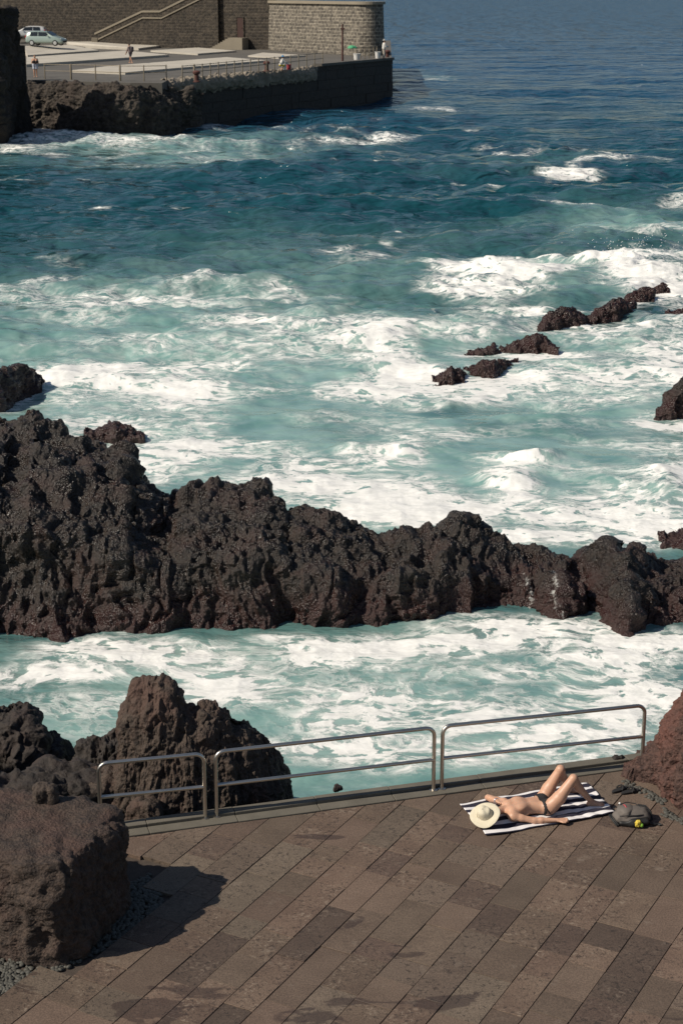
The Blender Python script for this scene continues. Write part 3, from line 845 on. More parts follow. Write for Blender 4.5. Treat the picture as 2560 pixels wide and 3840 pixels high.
blob_rock('boulder', (-4.10, 17.20, 1.42), (1.66, 0.84, 0.80), M['red'], 0.42, 401, sub=7, p=6.0, rot=R(-20), amp=0.85, flat=2.08, label='huge squarish reddish boulder standing on the paving with pebbles at its foot')
c = at(165, 2990, 2.2)
blob_rock('stone', (c.x, c.y + .05, 2.22), (0.13, 0.10, 0.11), M['dry'], 0.16, 411, sub=4, label='small pointed grey stone lying on top of the huge reddish boulder')
for i, (px, py, z, r, lb) in enumerate([
        (250, 2925, 0.75, (0.55, 0.42, 0.34), 'broad low dark boulder wedged between the red boulder and the shaded outcrop'),
        (385, 2935, 0.72, (0.34, 0.32, 0.34), 'brownish boulder beside the end post of the short railing'),
        (90, 2960, 0.85, (0.50, 0.40, 0.30), 'flat dark slab of rock behind the small pointed stone'),
        (500, 2985, 0.62, (0.30, 0.26, 0.30), 'angular grey boulder at the foot of the tall craggy rock'),
        (545, 3030, 0.78, (0.22, 0.18, 0.22), 'small pale broken stone beside the kerb under the short railing')]):
    p = at(px, py, z + r[2] * .5)
    blob_rock('boulder', (p.x, max(p.y, 19.35 + r[1] * .4), z), r, M['dry'] if i in (1, 3, 4) else M['dark'], r[0] * 0.8, 420 + 9 * i, sub=5, p=2.8, label=lb)
for i, (px, py, lb) in enumerate([(1265, 2960, 'small dark stone perched on the outer edge of the kerb'), (2318, 2868, 'black stone wedged between the kerb end and the red outcrop')]):
    p = at(px, py, 0.98)
    blob_rock('stone', (p.x, p.y + 0.04, 0.98), (0.05 + .05 * i, 0.045 + .015 * i, 0.03 + .08 * i), M['dark'], 0.14, 480 + i, sub=4, label=lb)
# rock shore outside the view that shades the corner of the pool
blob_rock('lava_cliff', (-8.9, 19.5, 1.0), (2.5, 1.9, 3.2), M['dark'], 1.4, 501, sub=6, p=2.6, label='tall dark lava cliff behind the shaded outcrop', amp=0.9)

# ------------------------------------------------------------------ terrace
TZ = 1.0
K0, K1 = at(540, 3132, TZ), at(2300, 2894, TZ)      # near edge of the kerb
G0, G1 = at(540, 3082, TZ), at(2300, 2850, TZ)      # outer edge of the kerb
kd = (K1 - K0).normalized(); kn = Vector((-kd.y, kd.x, 0))
kw = ((G0 - K0).dot(kn) + (G1 - K0).dot(kn)) / 2
e1 = Vector((math.cos(R(61.8)), math.sin(R(61.8)), 0)); e2 = Vector((e1.y, -e1.x, 0))

ter = MB()
A, B = K0 - kd * 4 + kn * kw, K0 + kd * 11 + kn * kw
ter.prism([(A.x, A.y), (B.x, B.y), (9.5, 11.5), (-7.5, 11.5)], -1.2, TZ - 0.045)
terrace = ter.build('terrace', M['joint'])
tag(terrace, 'terrace paved with brown basalt slabs above the pool', None, None, 'structure')

def clip_poly(poly, n, d):       # keep n.p <= d
    out = []
    for i in range(len(poly)):
        a, b = poly[i], poly[(i + 1) % len(poly)]
        da, db = a[0] * n.x + a[1] * n.y - d, b[0] * n.x + b[1] * n.y - d
        if da <= 0: out.append(a)
        if (da < 0) != (db < 0):
            t = da / (da - db)
            out.append((a[0] + (b[0] - a[0]) * t, a[1] + (b[1] - a[1]) * t))
    return out

def inset(poly, g):
    c = Vector((sum(p[0] for p in poly) / len(poly), sum(p[1] for p in poly) / len(poly)))
    out = []
    n = len(poly)
    for i in range(n):
        p0, p1, p2 = Vector(poly[i - 1]), Vector(poly[i]), Vector(poly[(i + 1) % n])
        a = (p1 - p0).normalized(); b = (p2 - p1).normalized()
        na, nb = Vector((-a.y, a.x)), Vector((-b.y, b.x))
        den = 1 + na.dot(nb)
        q = p1 + (na + nb) * (g / max(den, 0.25))
        out.append((q.x, q.y))
    return out

BED = [at(x, y, TZ) for x, y in ((-300, 3830), (0, 3700), (190, 3630), (330, 3590), (470, 3440), (590, 3400), (600, 3290), (500, 3180), (300, 3120), (-300, 3120))]
def in_bed(x, y):
    r_ = False
    for a, b in zip(BED, BED[1:] + BED[:1]):
        if (a.y > y) != (b.y > y) and x < (b.x - a.x) * (y - a.y) / (b.y - a.y) + a.x: r_ = not r_
    return r_
rng = random.Random(12)
anchor = at(1600, 3836, TZ).dot(e2)
known = [at(x, 3836, TZ).dot(e2) for x in (1600, 1797, 1944, 2130, 2319, 2470)]
rows = sorted(known)
lo = rows[0]
while lo > -16:
    lo -= rng.uniform(0.34, 0.47); rows.insert(0, lo)
hi = rows[-1]
while hi < 6:
    hi += rng.uniform(0.34, 0.47); rows.append(hi)
kd_lim = K0.dot(kn) - 0.004
n_pav = 0
for i in range(len(rows) - 1):
    s = 5.0 + rng.uniform(0, 1)
    while s < 26:
        ln = rng.choice((0.4, 0.5, 0.6, 0.7, 0.85, 1.1)) * rng.uniform(0.9, 1.1)
        quad = [e1 * s + e2 * rows[i + 1], e1 * (s + ln) + e2 * rows[i + 1], e1 * (s + ln) + e2 * rows[i], e1 * s + e2 * rows[i]]
        s += ln
        poly = clip_poly([(q.x, q.y) for q in quad], kn, kd_lim)
        if len(poly) < 3: continue
        cx = sum(p[0] for p in poly) / len(poly); cy = sum(p[1] for p in poly) / len(poly)
        dpt = cy * CT + 9.8 * ST
        px = cx / dpt * F
        if cy < 14.1 or abs(px) > 1480 or cy > 24: continue
        if in_bed(cx, cy): continue                       # pebble bed round the boulder
        ar = 0.5 * abs(sum(poly[k][0] * poly[(k + 1) % len(poly)][1] - poly[(k + 1) % len(poly)][0] * poly[k][1] for k in range(len(poly))))
        if ar < 0.006: continue
        a2 = sum(poly[k][0] * poly[(k + 1) % len(poly)][1] - poly[(k + 1) % len(poly)][0] * poly[k][1] for k in range(len(poly)))
        if a2 < 0: poly = poly[::-1]
        pin = inset(poly, rng.choice((0.0015, 0.002, 0.002, 0.003, 0.0055)))
        top = inset(pin, 0.003)
        dz = rng.uniform(-0.004, 0.004)
        tx, ty = rng.uniform(-0.004, 0.004), rng.uniform(-0.004, 0.004)
        n = len(pin)
        zt = [TZ + dz + tx * (p[0] - cx) + ty * (p[1] - cy) for p in pin]
        v = [(p[0] - cx, p[1] - cy, -0.05) for p in pin] + [(p[0] - cx, p[1] - cy, zt[k] - TZ - 0.005) for k, p in enumerate(pin)] + [(p[0] - cx, p[1] - cy, zt[k] - TZ) for k, p in enumerate(top)]
        f = [tuple(range(2 * n, 3 * n))]
        for k in range(n):
            k2 = (k + 1) % n
            f += [(k, k2, n + k2, n + k), (n + k, n + k2, 2 * n + k2, 2 * n + k)]
        mt = rng.choices(('paver_a', 'paver_b', 'paver_c', 'paver_d'), (4, 5, 2, 2))[0]
        MB().add(v, f).build('paving_slab', M[mt], terrace, loc=(cx, cy, TZ))
        n_pav += 1
print('pavers', n_pav)

# kerb: a row of stones along the edge, with a lower ledge outside it
kerb = empty('kerb', tuple(K0))
tag(kerb, 'grey stone kerb along the terrace edge under the railings', 'kerb')
s = -1.2
L = (K1 - K0).length + 0.9
while s < L:
    ln = rng.uniform(0.9, 1.3)
    a, b = s + 0.003, min(s + ln, L) - 0.003
    q = [K0 + kd * a, K0 + kd * b, K0 + kd * b + kn * (kw * 0.52), K0 + kd * a + kn * (kw * 0.52)]
    MB().prism([(p.x - K0.x, p.y - K0.y) for p in q], -0.3, 0.018 + rng.uniform(-.003, .003)).build('kerb_stone', M['kerb'], kerb, bevel=0.008)
    q = [K0 + kd * a + kn * (kw * 0.52 + .004), K0 + kd * b + kn * (kw * 0.52 + .004), K0 + kd * b + kn * kw, K0 + kd * a + kn * kw]
    MB().prism([(p.x - K0.x, p.y - K0.y) for p in q], -0.7, 0.055 + rng.uniform(-.003, .003)).build('ledge_stone', M['kerb'], kerb, bevel=0.008)
    s += ln

# pebbles set in the strip along the boulder and beside the outcrop
def pebbles(name, poly_px, n, label, seed, zz=TZ):
    rg = random.Random(seed)
    V0, Q0 = ico(2)
    Vs, Qs = [], []
    base = 0
    poly = [at(x, y, zz) for x, y in poly_px]
    for i in range(n):
        u, v = rg.random(), rg.random()
        a = poly[0].lerp(poly[1], u); b = poly[3].lerp(poly[2], u)
        p = a.lerp(b, v)
        r = np.array((rg.uniform(.022, .042), rg.uniform(.018, .03), rg.uniform(.014, .024)))
        an = rg.uniform(0, 3.14)
        m = np.array(((math.cos(an), -math.sin(an), 0), (math.sin(an), math.cos(an), 0), (0, 0, 1)))
        Vs.append((V0 * r) @ m.T + np.array((p.x, p.y, zz - 0.035 + rg.uniform(0, .012))))
        Qs.append(Q0 + base); base += len(V0)
    V = np.concatenate(Vs); Q = np.concatenate(Qs)
    org = V.mean(0); org[2] = zz - .04
    o = link(name, mesh_np(name, V - org, Q), M['pebble'], None, tuple(org))
    tag(o, label, 'pebbles', None, 'stuff')
tp = NT('pebble')
M['pebble'] = tp.set(tp.mix(tp.noise(tp.pos(), 22, 2, 0.5).outputs[0], (0.018, 0.018, 0.016), (0.12, 0.115, 0.095)), 0.7)
pebbles('pebbles', [(-150, 3820), (640, 3430), (560, 3270), (-150, 3560)], 2600, 'grey pebbles packed along the foot of the huge reddish boulder', 5, TZ + 0.002)
pebbles('pebbles', [(2330, 2935), (2480, 3010), (2500, 2992), (2340, 2915)], 70, 'pale pebbles and grit at the foot of the red outcrop', 8, TZ + 0.03)
pebbles('pebbles', [(2480, 3050), (2560, 3085), (2580, 3060), (2490, 3022)], 36, 'pale pebbles between the red outcrop and the backpack', 9, TZ + 0.03)

# ------------------------------------------------------------------ railings
def railing(pa, pb, h, mid, label, tube=0.0255):
    pa, pb = Vector(pa), Vector(pb)
    o = empty('railing', tuple(pa))
    tag(o, label, 'railing', 'steel railings on the kerb')
    L = (pb - pa).length
    d = (pb - pa).normalized()
    z = Vector((0, 0, 1))
    rc = 0.11
    def arc(c, a0, a1):
        return [c + d * (rc * math.cos(a)) + z * (rc * math.sin(a)) for a in np.linspace(a0, a1, 9)]
    P = [z * 0.9 * h]
    def pst(base, name):
        MB().tube([base, base + z * (h - rc)], tube, 14, True).build(name, M['steel'], o, True)
        MB().lathe([(0.055, 0), (0.055, 0.008), (0.032, 0.012)], 16, tuple(base)).build('base_plate', M['steel'], o, True)
    pst(Vector((0, 0, 0)), 'post'); pst(d * L, 'post')
    pts = [z * (h - rc)] + arc(d * rc + z * (h - rc), math.pi, math.pi / 2)[1:] + arc(d * (L - rc) + z * (h - rc), math.pi / 2, 0)
    MB().tube(pts, tube, 14, False).build('top_rail', M['steel'], o, True)
    MB().tube([d * 0.0 + z * mid, d * L + z * mid], tube * 0.94, 14, False).build('mid_rail', M['steel'], o, True)
    return o
RZ = TZ + 0.018
def rb(x, y): return at(x, y, RZ)
railing(rb(380, 3108), rb(770, 3067), 0.86, 0.42, 'short steel railing section in front of the tall craggy rock')
railing(rb(813, 3061), rb(1624, 2962), 0.86, 0.42, 'long steel railing section between the short one and the sunbather')
railing(rb(1655, 2957), rb(2404, 2872), 0.86, 0.42, 'long steel railing section behind the sunbather ending at the red outcrop')

# ------------------------------------------------------------------ towel, sunbather, hat
def B5(zx, zy, h):               # spots measured on an enlargement of the towel
    return at(1700 + zx / 2.613, 2850 + zy / 2.613, TZ + h)

def towel():
    c = [B5(55, 420, .02), B5(325, 745, .02), B5(1580, 520, .02), B5(1310, 228, .02)]
    nu, nv = 120, 60
    V = np.zeros((nv, nu, 3)); S = np.zeros((nv, nu))
    for j in range(nv):
        v = j / (nv - 1)
        for i in range(nu):
            u = i / (nu - 1)
            p = c[0].lerp(c[1], v).lerp(c[3].lerp(c[2], v), u)
            V[j, i] = p; S[j, i] = v
    P = V.reshape(-1, 3)
    edge = np.zeros((nv, nu)); edge[:] = np.linspace(0, 1, nu)[None, :]
    n1 = vnoise(P * np.array((2.2, 6.0, 0)), 3); n2 = vnoise(P * 9, 4)
    wr = (np.abs(n1) * 0.022 + n2 * 0.005)
    # a few folds towards the feet
    wr = wr + 0.018 * np.clip(edge.ravel() - 0.55, 0, 1) * 2 * np.abs(np.sin(P[:, 0] * 9 + P[:, 1] * 16 + 2 * n1))
    P[:, 2] = TZ + 0.010 + wr
    P[:, 0] += 0.02 * vnoise(P * np.array((3, 3, 0)), 9); P[:, 1] += 0.035 * vnoise(P * np.array((2.5, 2.5, 0)), 10)
    org = P.mean(0); org[2] = TZ
    me = mesh_np('towel', P - org, grid_quads(nv, nu, True))
    set_attr(me, 'stripe', S.ravel())
    t = NT('striped_towel')
    sv = t.math('FRACT', t.math('MULTIPLY', t.attr('stripe'), 5.35))
    m = t.math('GREATER_THAN', t.math('ABSOLUTE', t.math('SUBTRACT', sv, 0.5)), 0.27)
    pile = t.noise(t.pos(), 160, 3).outputs[0]
    mt = t.set(t.mix(m, (0.018, 0.016, 0.032), (0.78, 0.75, 0.74)), 0.95, 0, t.bump(pile, 0.6, 0.006))
    o = link('towel', me, mt, None, tuple(org))
    md = o.modifiers.new('thickness', 'SOLIDIFY'); md.thickness = 0.008; md.offset = 0
    tag(o, 'navy and white striped beach towel spread under the sunbather', 'towel')
towel()

def skin_mat(name, col):
    t = NT(name)
    p = t.pos()
    n = t.noise(p, 9, 4, 0.6).outputs[0]
    c = t.mix(n, tuple(v * 0.88 for v in col), tuple(v * 1.12 for v in col))
    t.b.inputs['Subsurface Weight'].default_value = 0.12
    t.b.inputs['Subsurface Radius'].default_value = (0.012, 0.005, 0.003)
    return t.set(c, 0.46, 0, t.bump(t.noise(p, 220, 2).outputs[0], 0.12, 0.002))
M['skin'] = skin_mat('tanned_skin', (0.56, 0.325, 0.215))
M['black_cloth'] = plain('black_cloth', (0.012, 0.011, 0.012), 0.8, 0, 0.2, 30)

def hand_prims(wr, tip, up, side, curl=0.3, thumb=1):
    """palm and five fingers from the wrist towards tip"""
    wr, tip, up = Vector(wr), Vector(tip), Vector(up).normalized()
    d = (tip - wr).normalized(); s = d.cross(up).normalized() * side
    pr = []
    pal = wr + d * 0.085
    for k, o in enumerate((-0.027, -0.009, 0.009, 0.027)):
        pr.append(('c', wr + d * 0.01 + s * o * 0.6, pal + s * o, 0.014, 0.012, 0.012))
        ln = (0.062, 0.074, 0.070, 0.054)[k]
        k1 = pal + s * o * 1.05 + d * ln * 0.5 + up * (0.006)
        k2 = k1 + d * ln * 0.5 * (1 - curl) - up * ln * curl * 0.55
        pr += [('c', pal + s * o, k1, 0.0095, 0.0088, 0.003), ('c', k1, k2, 0.0088, 0.0075, 0.003)]
    tb = wr + d * 0.03 - s * 0.022 * thumb
    t1 = tb + d * 0.035 - s * 0.026 * thumb + up * 0.006
    t2 = t1 + d * 0.032 - s * 0.004 * thumb
    pr += [('c', tb, t1, 0.013, 0.0105, 0.006), ('c', t1, t2, 0.0105, 0.009, 0.003)]
    return pr

def sunbather():
    b = B5
    ns, fs = b(580, 555, .085), b(492, 415, .10)
    neck, head = b(470, 490, .105), b(345, 520, .115)
    chest, ribs, waist, pel = b(560, 480, .105), b(660, 458, .11), b(765, 448, .098), b(880, 432, .105)
    nh, fh = b(955, 470, .11), b(868, 375, .11)
    nk, fk = b(1172, 182, .46), b(1045, 92, .49)
    na, fa = b(1352, 412, .075), b(1140, 288, .07)
    ntoe, ftoe = b(1500, 440, .035), b(1275, 305, .035)
    ne, nw = b(790, 592, .05), b(1015, 590, .055)
    fe, fw = b(335, 368, .065), b(428, 402, .115)
    lat = (fs - ns).normalized()
    ax = (pel - chest).normalized()
    P = []
    c = lambda a, q, ra, rb_, k=0.035: P.append(('c', tuple(a), tuple(q), ra, rb_, k))
    # trunk: pairs of capsules side by side give a flat oval section
    for s in (-1, 1):
        c(chest + lat * s * 0.075, ribs + lat * s * 0.062, 0.082, 0.078, 0.05)
        c(ribs + lat * s * 0.062, waist + lat * s * 0.052, 0.078, 0.066, 0.05)
        c(waist + lat * s * 0.052, pel + lat * s * 0.078, 0.066, 0.086, 0.05)
        # soft chest
        q = chest + ax * 0.10 + lat * s * 0.085 + Vector((0, 0, 0.058))
        P.append(('e', tuple(q), (0.066, 0.064, 0.040), None, 0.045))
    c(ns, fs, 0.050, 0.050, 0.05)
    c(neck + ax * 0.02, head, 0.048, 0.052, 0.03)
    c(head - ax * 0.02, head + ax * 0.05 + Vector((0, 0, 0.015)), 0.088, 0.070, 0.03)       # skull and jaw
    c(head + Vector((0, 0, .085)), head + ax * 0.035 + Vector((0, 0, .095)), 0.012, 0.014, 0.012)   # nose
    for h_, k_, a_, t_ in ((nh, nk, na, ntoe), (fh, fk, fa, ftoe)):
        m = h_.lerp(k_, 0.35) + Vector((0, 0, -0.006))
        c(pel.lerp(h_, 0.8), m, 0.094, 0.079, 0.045)
        c(m, k_, 0.079, 0.053, 0.03)
        cm = k_.lerp(a_, 0.32) + (h_ - k_).normalized() * 0.018
        c(k_, cm, 0.051, 0.052, 0.025)
        c(cm, a_, 0.052, 0.030, 0.025)
        td = (t_ - a_).normalized(); ts = td.cross(Vector((0, 0, 1))).normalized()
        heel = a_ - td * 0.035 + Vector((0, 0, -0.032))
        c(a_, heel, 0.030, 0.030, 0.02)
        ball = a_ + td * 0.115; ball.z = TZ + 0.045
        c(heel, ball, 0.028, 0.026, 0.025)
        c(a_, ball, 0.030, 0.026, 0.03)
        for q in range(5):
            o = (q - 2) * 0.017
            st = ball + ts * o; en = st + td * (0.052 - abs(q - (1 if True else 3)) * 0.006); en.z = TZ + 0.032
            c(st, en, 0.017 if q else 0.019, 0.0095, 0.006)
    # near arm along the body, far arm folded towards the head
    c(ns, ns.lerp(ne, .4), 0.050, 0.043, 0.04); c(ns.lerp(ne, .4), ne, 0.043, 0.036, 0.025)
    c(ne, ne.lerp(nw, .3), 0.036, 0.037, 0.02); c(ne.lerp(nw, .3), nw, 0.037, 0.024, 0.02)
    P.extend(hand_prims(nw, nw + (nw - ne), (0, -0.25, 1), 1, 0.55, -1))
    c(fs, fs.lerp(fe, .4), 0.047, 0.042, 0.04); c(fs.lerp(fe, .4), fe, 0.042, 0.036, 0.025)
    c(fe, fe.lerp(fw, .3), 0.036, 0.036, 0.02); c(fe.lerp(fw, .3), fw, 0.036, 0.024, 0.02)
    P.extend(hand_prims(fw, fw + (fw - fe), (0, 0, 1), 1, 0.45, 1))
    V, Q = sdf_mesh('person', [tuple(tuple(z) if isinstance(z, Vector) else z for z in p) for p in P], 0.0068)
    V[:, 2] = np.maximum(V[:, 2], TZ + 0.016)
    root = empty('person', (pel.x, pel.y, TZ))
    tag(root, 'sunbather lying on the striped towel with knees raised and a sun hat over the face', 'person')
    org = np.array((pel.x, pel.y, TZ))
    body = link('body', mesh_np('body', V - org, Q), M['skin'], root)
    # bikini briefs: a shell over the hips
    N = normals_np(V, Q)
    L = V - np.array(pel)
    axn, ln = np.array(ax), np.array(lat)
    s = L @ axn; y = L @ ln
    front = N[:, 2] > -0.1
    tri = (s > -0.055) & (s < 0.125) & (np.abs(y) < 0.120 - 0.85 * np.clip(s + 0.035, 0, 1)) & front
    band = (s > -0.062) & (s < -0.030) & (np.abs(y) < 0.24) & (L[:, 2] < 0.17)
    msk = tri | band
    vi = np.full(len(V), -1); fq = Q[msk[Q].all(1)]
    used = np.unique(fq); vi[used] = np.arange(len(used))
    cv = V[used] + N[used] * 0.005 - org
    o = link('bikini_bottom', mesh_np('bikini_bottom', cv, vi[fq]), M['black_cloth'], root)
    md = o.modifiers.new('thickness', 'SOLIDIFY'); md.thickness = 0.006; md.offset = 0
    # tie at the hip and bracelets
    k = nh + Vector((0, -0.085, 0.02)) - ax * 0.055
    MB().tube([k + Vector((-.012, 0, .02)), k + Vector((0, -.012, 0)), k + Vector((.012, 0, -.02)), k + Vector((.03, -.004, -.05))], 0.008, 8).build('tie', M['black_cloth'], root, True, loc=tuple(-Vector(org)))
    wd = (fw - fe).normalized(); a1 = wd.orthogonal().normalized(); a2 = wd.cross(a1)
    for j in range(2):
        cc = fw - wd * (0.012 + 0.016 * j) - Vector(org)
        MB().tube([cc + (a1 * math.cos(t) + a2 * math.sin(t)) * 0.031 for t in np.linspace(0, 2 * math.pi, 17)], 0.004, 6, False).build('bracelet', M['pale_metal'], root, True)
    return head
M['pale_metal'] = plain('pale_metal', (0.6, 0.58, 0.62), 0.3, 0.6)
HEAD = sunbather()

def sun_hat():
    seg, V, Q = 64, [], []
    prof = [(0.004, 0.112), (0.035, 0.113), (0.062, 0.106), (0.080, 0.088), (0.090, 0.055), (0.097, 0.012), (0.103, 0.000), (0.125, -0.004), (0.155, -0.004), (0.185, -0.010), (0.198, -0.016)]
    for i, (r, z) in enumerate(prof):
        for k in range(seg):
            a = 2 * math.pi * k / seg
            wv = 0.0
            if i > 6: wv = (r - 0.1) * (0.16 * math.sin(2 * a + 0.7) + 0.10 * math.sin(3 * a + 2.0))
            dent = 0.0
            if i < 5: dent = -0.026 * math.exp(-((r * math.cos(a - 0.5) - 0.045) / 0.03) ** 2) * (1.1 - i * 0.12)
            V.append((r * math.cos(a) * 1.06, r * math.sin(a), z + wv + dent))
    Q = [(i * seg + k, (i + 1) * seg + k, (i + 1) * seg + (k + 1) % seg, i * seg + (k + 1) % seg) for i in range(len(prof) - 1) for k in range(seg)]
    t = NT('cream_straw')
    p = t.obj()
    wv = t.n('TexWave', wave_type='RINGS', rings_direction='Z'); t.l(p, wv.inputs['Vector']); wv.inputs['Scale'].default_value = 60
    n = t.noise(p, 20, 4).outputs[0]
    mt = t.set(t.mix(n, (0.62, 0.55, 0.40), (0.74, 0.68, 0.52)), 0.85, 0, t.bump(wv.outputs[0], 0.35, 0.004))
    root = empty('sun_hat', tuple(B5(305, 528, .175)))
    root.scale = (.92, .92, .92)
    nrm = Vector((-0.30, -0.42, 0.86)).normalized()
    root.rotation_euler = nrm.to_track_quat('Z', 'Y').to_euler()
    tag(root, 'cream wide-brimmed sun hat covering the face of the sunbather', 'hat')
    def sub(name, i0, i1, mat):
        vs = V[i0 * seg:i1 * seg]
        q = [(i * seg + k, (i + 1) * seg + k, (i + 1) * seg + (k + 1) % seg, i * seg + (k + 1) % seg) for i in range(i1 - i0 - 1) for k in range(seg)]
        o = link(name, mesh_np(name, vs, q), mat, root)
        md = o.modifiers.new('thickness', 'SOLIDIFY'); md.thickness = 0.004
        md2 = o.modifiers.new('smooth', 'SUBSURF'); md2.levels = 1; md2.render_levels = 1
        return o
    cr = sub('crown', 0, 7, mt); sub('brim', 6, 11, mt)
    MB().lathe([(0.0975, 0.014), (0.0965, 0.026), (0.0945, 0.026), (0.0955, 0.014)], 40).build('hat_band', plain('hat_band', (0.55, 0.49, 0.36), 0.8), root, True)
sun_hat()

# ------------------------------------------------------------------ backpack and sandals
def B6(zx, zy, h):
    return at(2240 + zx / 4.9, 2950 + zy / 4.9, TZ + h)

def backpack():
    o0 = B6(620, 640, 0)
    root = empty('backpack', (o0.x, o0.y, TZ), R(4))
    root.scale = (.92, .92, .92)
    tag(root, 'grey and black backpack lying by the towel with a yellow trinket on it', 'backpack')
    g = NT('grey_nylon'); p = g.obj()
    mg = g.set(g.mix(g.noise(p, 14, 4).outputs[0], (0.095, 0.082, 0.070), (0.150, 0.128, 0.112)), 0.72, 0, g.bump(g.noise(p, 16, 3, 0.5).outputs[0], 0.5, 0.012))
    mk = plain('black_nylon', (0.012, 0.012, 0.012), 0.6, 0, 0.2, 20, 0.4, 30)
    wrn = lambda P: 0.005 * fbm(P * np.array((9, 9, 14)), 3, 61, 0.5) + 0.016 * np.abs(vnoise(P * np.array((5, 14, 8)), 63)) - 0.006
    V, Q = sdf_mesh('main', [('e', (0, 0, .085), (.24, .165, .085), None), ('c', (-.17, -.02, .08), (.13, -.03, .10), .085, .09), ('c', (-.12, .06, .085), (.15, .06, .08), .085, .08), ('e', (.0, .0, .15), (.14, .10, .05), None)], 0.009, 0.05, wrn)
    V[:, 2] = np.maximum(V[:, 2], 0.0)
    link('main_bag', mesh_np('main_bag', V, Q), mg, root)
    V, Q = sdf_mesh('pocket', [('c', (-.02, -.14, .065), (.15, -.135, .07), .055, .06), ('c', (-.16, -.12, .04), (.02, -.145, .045), .04, .05)], 0.009, 0.05, wrn)
    V[:, 2] = np.maximum(V[:, 2], 0.002)
    link('side_pocket', mesh_np('side_pocket', V, Q), mk, root)
    V, Q = sdf_mesh('lid', [('e', (-.085, .02, .175), (.115, .12, .05), None), ('c', (-.17, -.03, .11), (-.10, -.09, .13), .05, .05)], 0.009, 0.04, wrn)
    link('lid_pocket', mesh_np('lid_pocket', V, Q), mg, root)
    for pts in ([(-.24, .10, .04), (-.29, .02, .10), (-.28, -.08, .09), (-.22, -.14, .02)], [(.10, .14, .17), (.19, .10, .17), (.24, .0, .13), (.25, -.08, .05)], [(.20, -.12, .05), (.27, -.14, .02), (.33, -.11, .012), (.36, -.15, .010)]):
        m = MB()
        for q in (-1, 1):
            m.tube([Vector(a) + Vector((0.012 * q, 0.006 * q, 0)) for a in pts], 0.012, 8)
        m.build('strap', mk, root, True)
    zipm = plain('zip', (0.008, 0.008, 0.009), 0.5)
    MB().tube([(-.19, -.10, .135), (-.10, -.135, .155), (.02, -.14, .155), (.12, -.115, .15), (.19, -.05, .13), (.215, .03, .11)], 0.007, 6).build('zip', zipm, root, True)
    MB().tube([(-.17, .10, .20), (-.05, .12, .225), (.06, .09, .215), (.12, .02, .19)], 0.006, 6).build('zip', zipm, root, True)
    MB().tube([(-.21, .03, .13), (-.245, .035, .175), (-.215, .045, .20), (-.18, .05, .185)], 0.009, 6).build('haul_loop', mk, root, True)
    for z in ((-.05, -.105, .150), (.13, -.085, .150)):
        MB().box(z[0] - .018, z[0] + .018, z[1] - .008, z[1] + .008, z[2] - .012, z[2] + .016).build('buckle', mk, root, bevel=.004)
    MB().tube([(-.115, .05, .228), (-.10, .02, .232), (-.092, -.01, .226), (-.088, -.03, .218)], [.004, .009, .009, .005], 8).build('red_tag', plain('red_plastic', (0.40, 0.06, 0.07), 0.5), root, True)
    V, Q = ico(2)
    o = link('white_charm', mesh_np('white_charm', V * .016, Q), plain('white_plastic', (.75, .75, .72), .4), root, (-.155, .08, .232))
    V, Q = ico(4)
    W = V * np.array((.045, .028, .05)); W = W + normals_np(W, Q) * (0.016 * fbm(W * 60, 3, 5))[:, None]
    link('yellow_trinket', mesh_np('yellow_trinket', W, Q), plain('yellow_plush', (.68, .50, .06), .8, 0, .25, 30), root, (.035, -.205, .072))
    V, Q = ico(3)
    W = V * np.array((.022, .018, .03)); W = W + normals_np(W, Q) * (0.008 * fbm(W * 80, 3, 9))[:, None]
    link('green_trinket', mesh_np('green_trinket', W, Q), plain('green_plush', (.25, .48, .05), .8, 0, .2, 30), root, (.082, -.215, .05))
backpack()

def sandal(p, rz, label):
    root = empty('sandal', tuple(p), rz)
    root.location.z = TZ + 0.004
    tag(root, label, 'sandal', 'pair of black sandals')
    n = 28
    out = []
    for k in range(n):
        a = 2 * math.pi * k / n
        x = 0.135 * math.cos(a); wd = 0.047 + 0.008 * math.cos(a) + 0.006 * math.cos(2 * a)
        out.append((x, wd * math.sin(a)))
    mk = plain('sandal_foam', (0.016, 0.015, 0.015), 0.8, 0, 0.2, 20)
    MB().prism(out, 0, 0.026).build('sole', mk, root, bevel=0.006)
    MB().tube([(-.005, .050, .02), (.02, .042, .045), (.045, .012, .062), (.07, 0, .03)], 0.010, 8).build('strap', mk, root, True)
    MB().tube([(-.005, -.050, .02), (.02, -.042, .045), (.045, -.012, .062), (.07, 0, .03)], 0.010, 8).build('strap', mk, root, True)
sandal(B6(395, 75, 0), R(38), 'black rubber sandal half hidden behind its mate beside the pebbles')
sandal(B6(590, 110, 0), R(26), 'black rubber sandal lying in front of its mate beside the pebbles')

